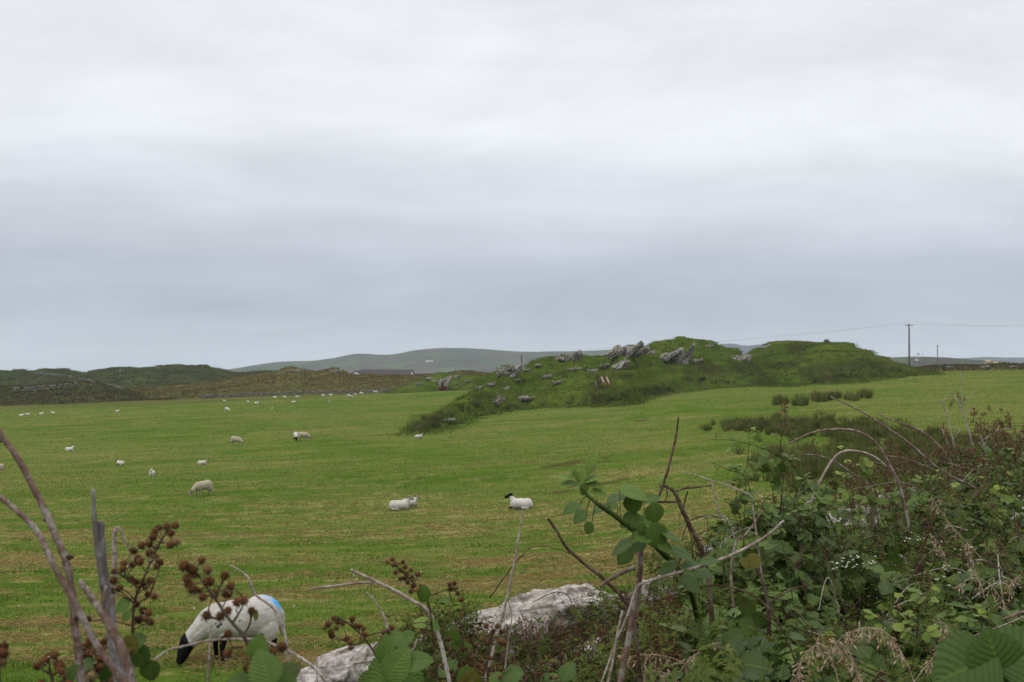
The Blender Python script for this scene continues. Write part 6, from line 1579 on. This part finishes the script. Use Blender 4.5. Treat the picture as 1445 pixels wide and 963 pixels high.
bramble_near('bramble with brown heads and broad yellowing leaves at the foot of the slanting broken cane', [(560, 985), (540, 940), (520, 905), (495, 880), (480, 872)],
    [(472, 871), (465, 880), (459, 884), (476, 884), (468, 890), (470, 895), (484, 878), (498, 872), (502, 881), (508, 882), (515, 885), (513, 893), (494, 905), (490, 900), (497, 912), (543, 890), (553, 884), (548, 888), (515, 893), (477, 876)],
    [(535, 950, 70, 215, .6, .5), (560, 935, 64, 60, .55, .55), (575, 950, 66, -20, .7, .45), (520, 965, 56, 230, .6, .3), (545, 915, 44, 80, .5, .5), (555, 898, 36, 20, .6, .55), (590, 930, 50, 15, .5, .35)], 2.2, .0058,
    extra_stems=[[(510, 898), (530, 892), (548, 888)], [(515, 903), (500, 908), (492, 903)]])
bramble_near('bramble with brown heads above a broad bright leaf left of centre', [(622, 985), (612, 900), (605, 850), (592, 832), (578, 815), (560, 798)],
    [(547, 792), (553, 788), (557, 796), (564, 794), (570, 792), (573, 799), (567, 803), (558, 807), (574, 808), (580, 803), (583, 813), (572, 815), (566, 816), (589, 808), (593, 810), (576, 821), (583, 826), (580, 833), (587, 831), (594, 826), (634, 823), (642, 822), (637, 830), (646, 836), (651, 845), (645, 829)],
    [(598, 838, 30, 250, .85, .45), (598, 876, 36, 10, .35, .93), (612, 880, 28, -20, .5, .8), (570, 900, 40, 200, .5, .4), (630, 845, 22, 160, .4, .6)], 2.4, .0052, extra_stems=[[(600, 842), (620, 835), (638, 828)]])
bramble_near('brown heads in front of the pale wall stones below centre', [(690, 985), (688, 930), (692, 900), (700, 885)],
    [(686, 881), (701, 882), (708, 890), (695, 890), (688, 895), (700, 897), (706, 903), (680, 900), (712, 905), (694, 905)] + cloud(660, 925, 36, 26, 22), [(655, 915, 30, -85, .7, .9), (640, 900, 34, 260, .6, .5), (660, 955, 40, -80, .7, .85), (630, 940, 44, 200, .5, .3)], 2.8, .0060, extra_stems=[[(688, 935), (670, 920), (655, 912)]])
bramble_near('leafy bramble along the bottom between the wall stones and the centre', [(760, 985), (750, 950), (735, 930)], cloud(745, 945, 40, 14, 12), [(720, 950, 44, 190, .5, .3), (780, 958, 44, 20, .5, .35), (800, 945, 36, 60, .4, .3), (700, 962, 44, 200, .6, .6)], 3.0, .0052)
# turning leaves that stand out
for (px, py, d, l, an, lab) in [(1060, 791, 3.3, 26, 200, 'orange and yellow leaf at the tip of the black forked cane'), (665, 960, 2.7, 34, 265, 'yellow hanging leaf at the bottom left of centre'), (185, 910, 1.7, 34, 240, 'yellow brown leaf near the bottom left seed heads'), (1082, 905, 3.3, 20, 260, 'small orange leaf low on the black forked cane')]:
    a = Acc(); T = leaf_at(a, px, py, d, l, an, .8, 0, .6); leaf_at(a, px - 8, py + 2, d, l * .8, an - 60, .7, 0, .3); tag(a.build('turning_leaf', M_leaf_yel, loc=T), lab, 'leaf', 'turning leaves')
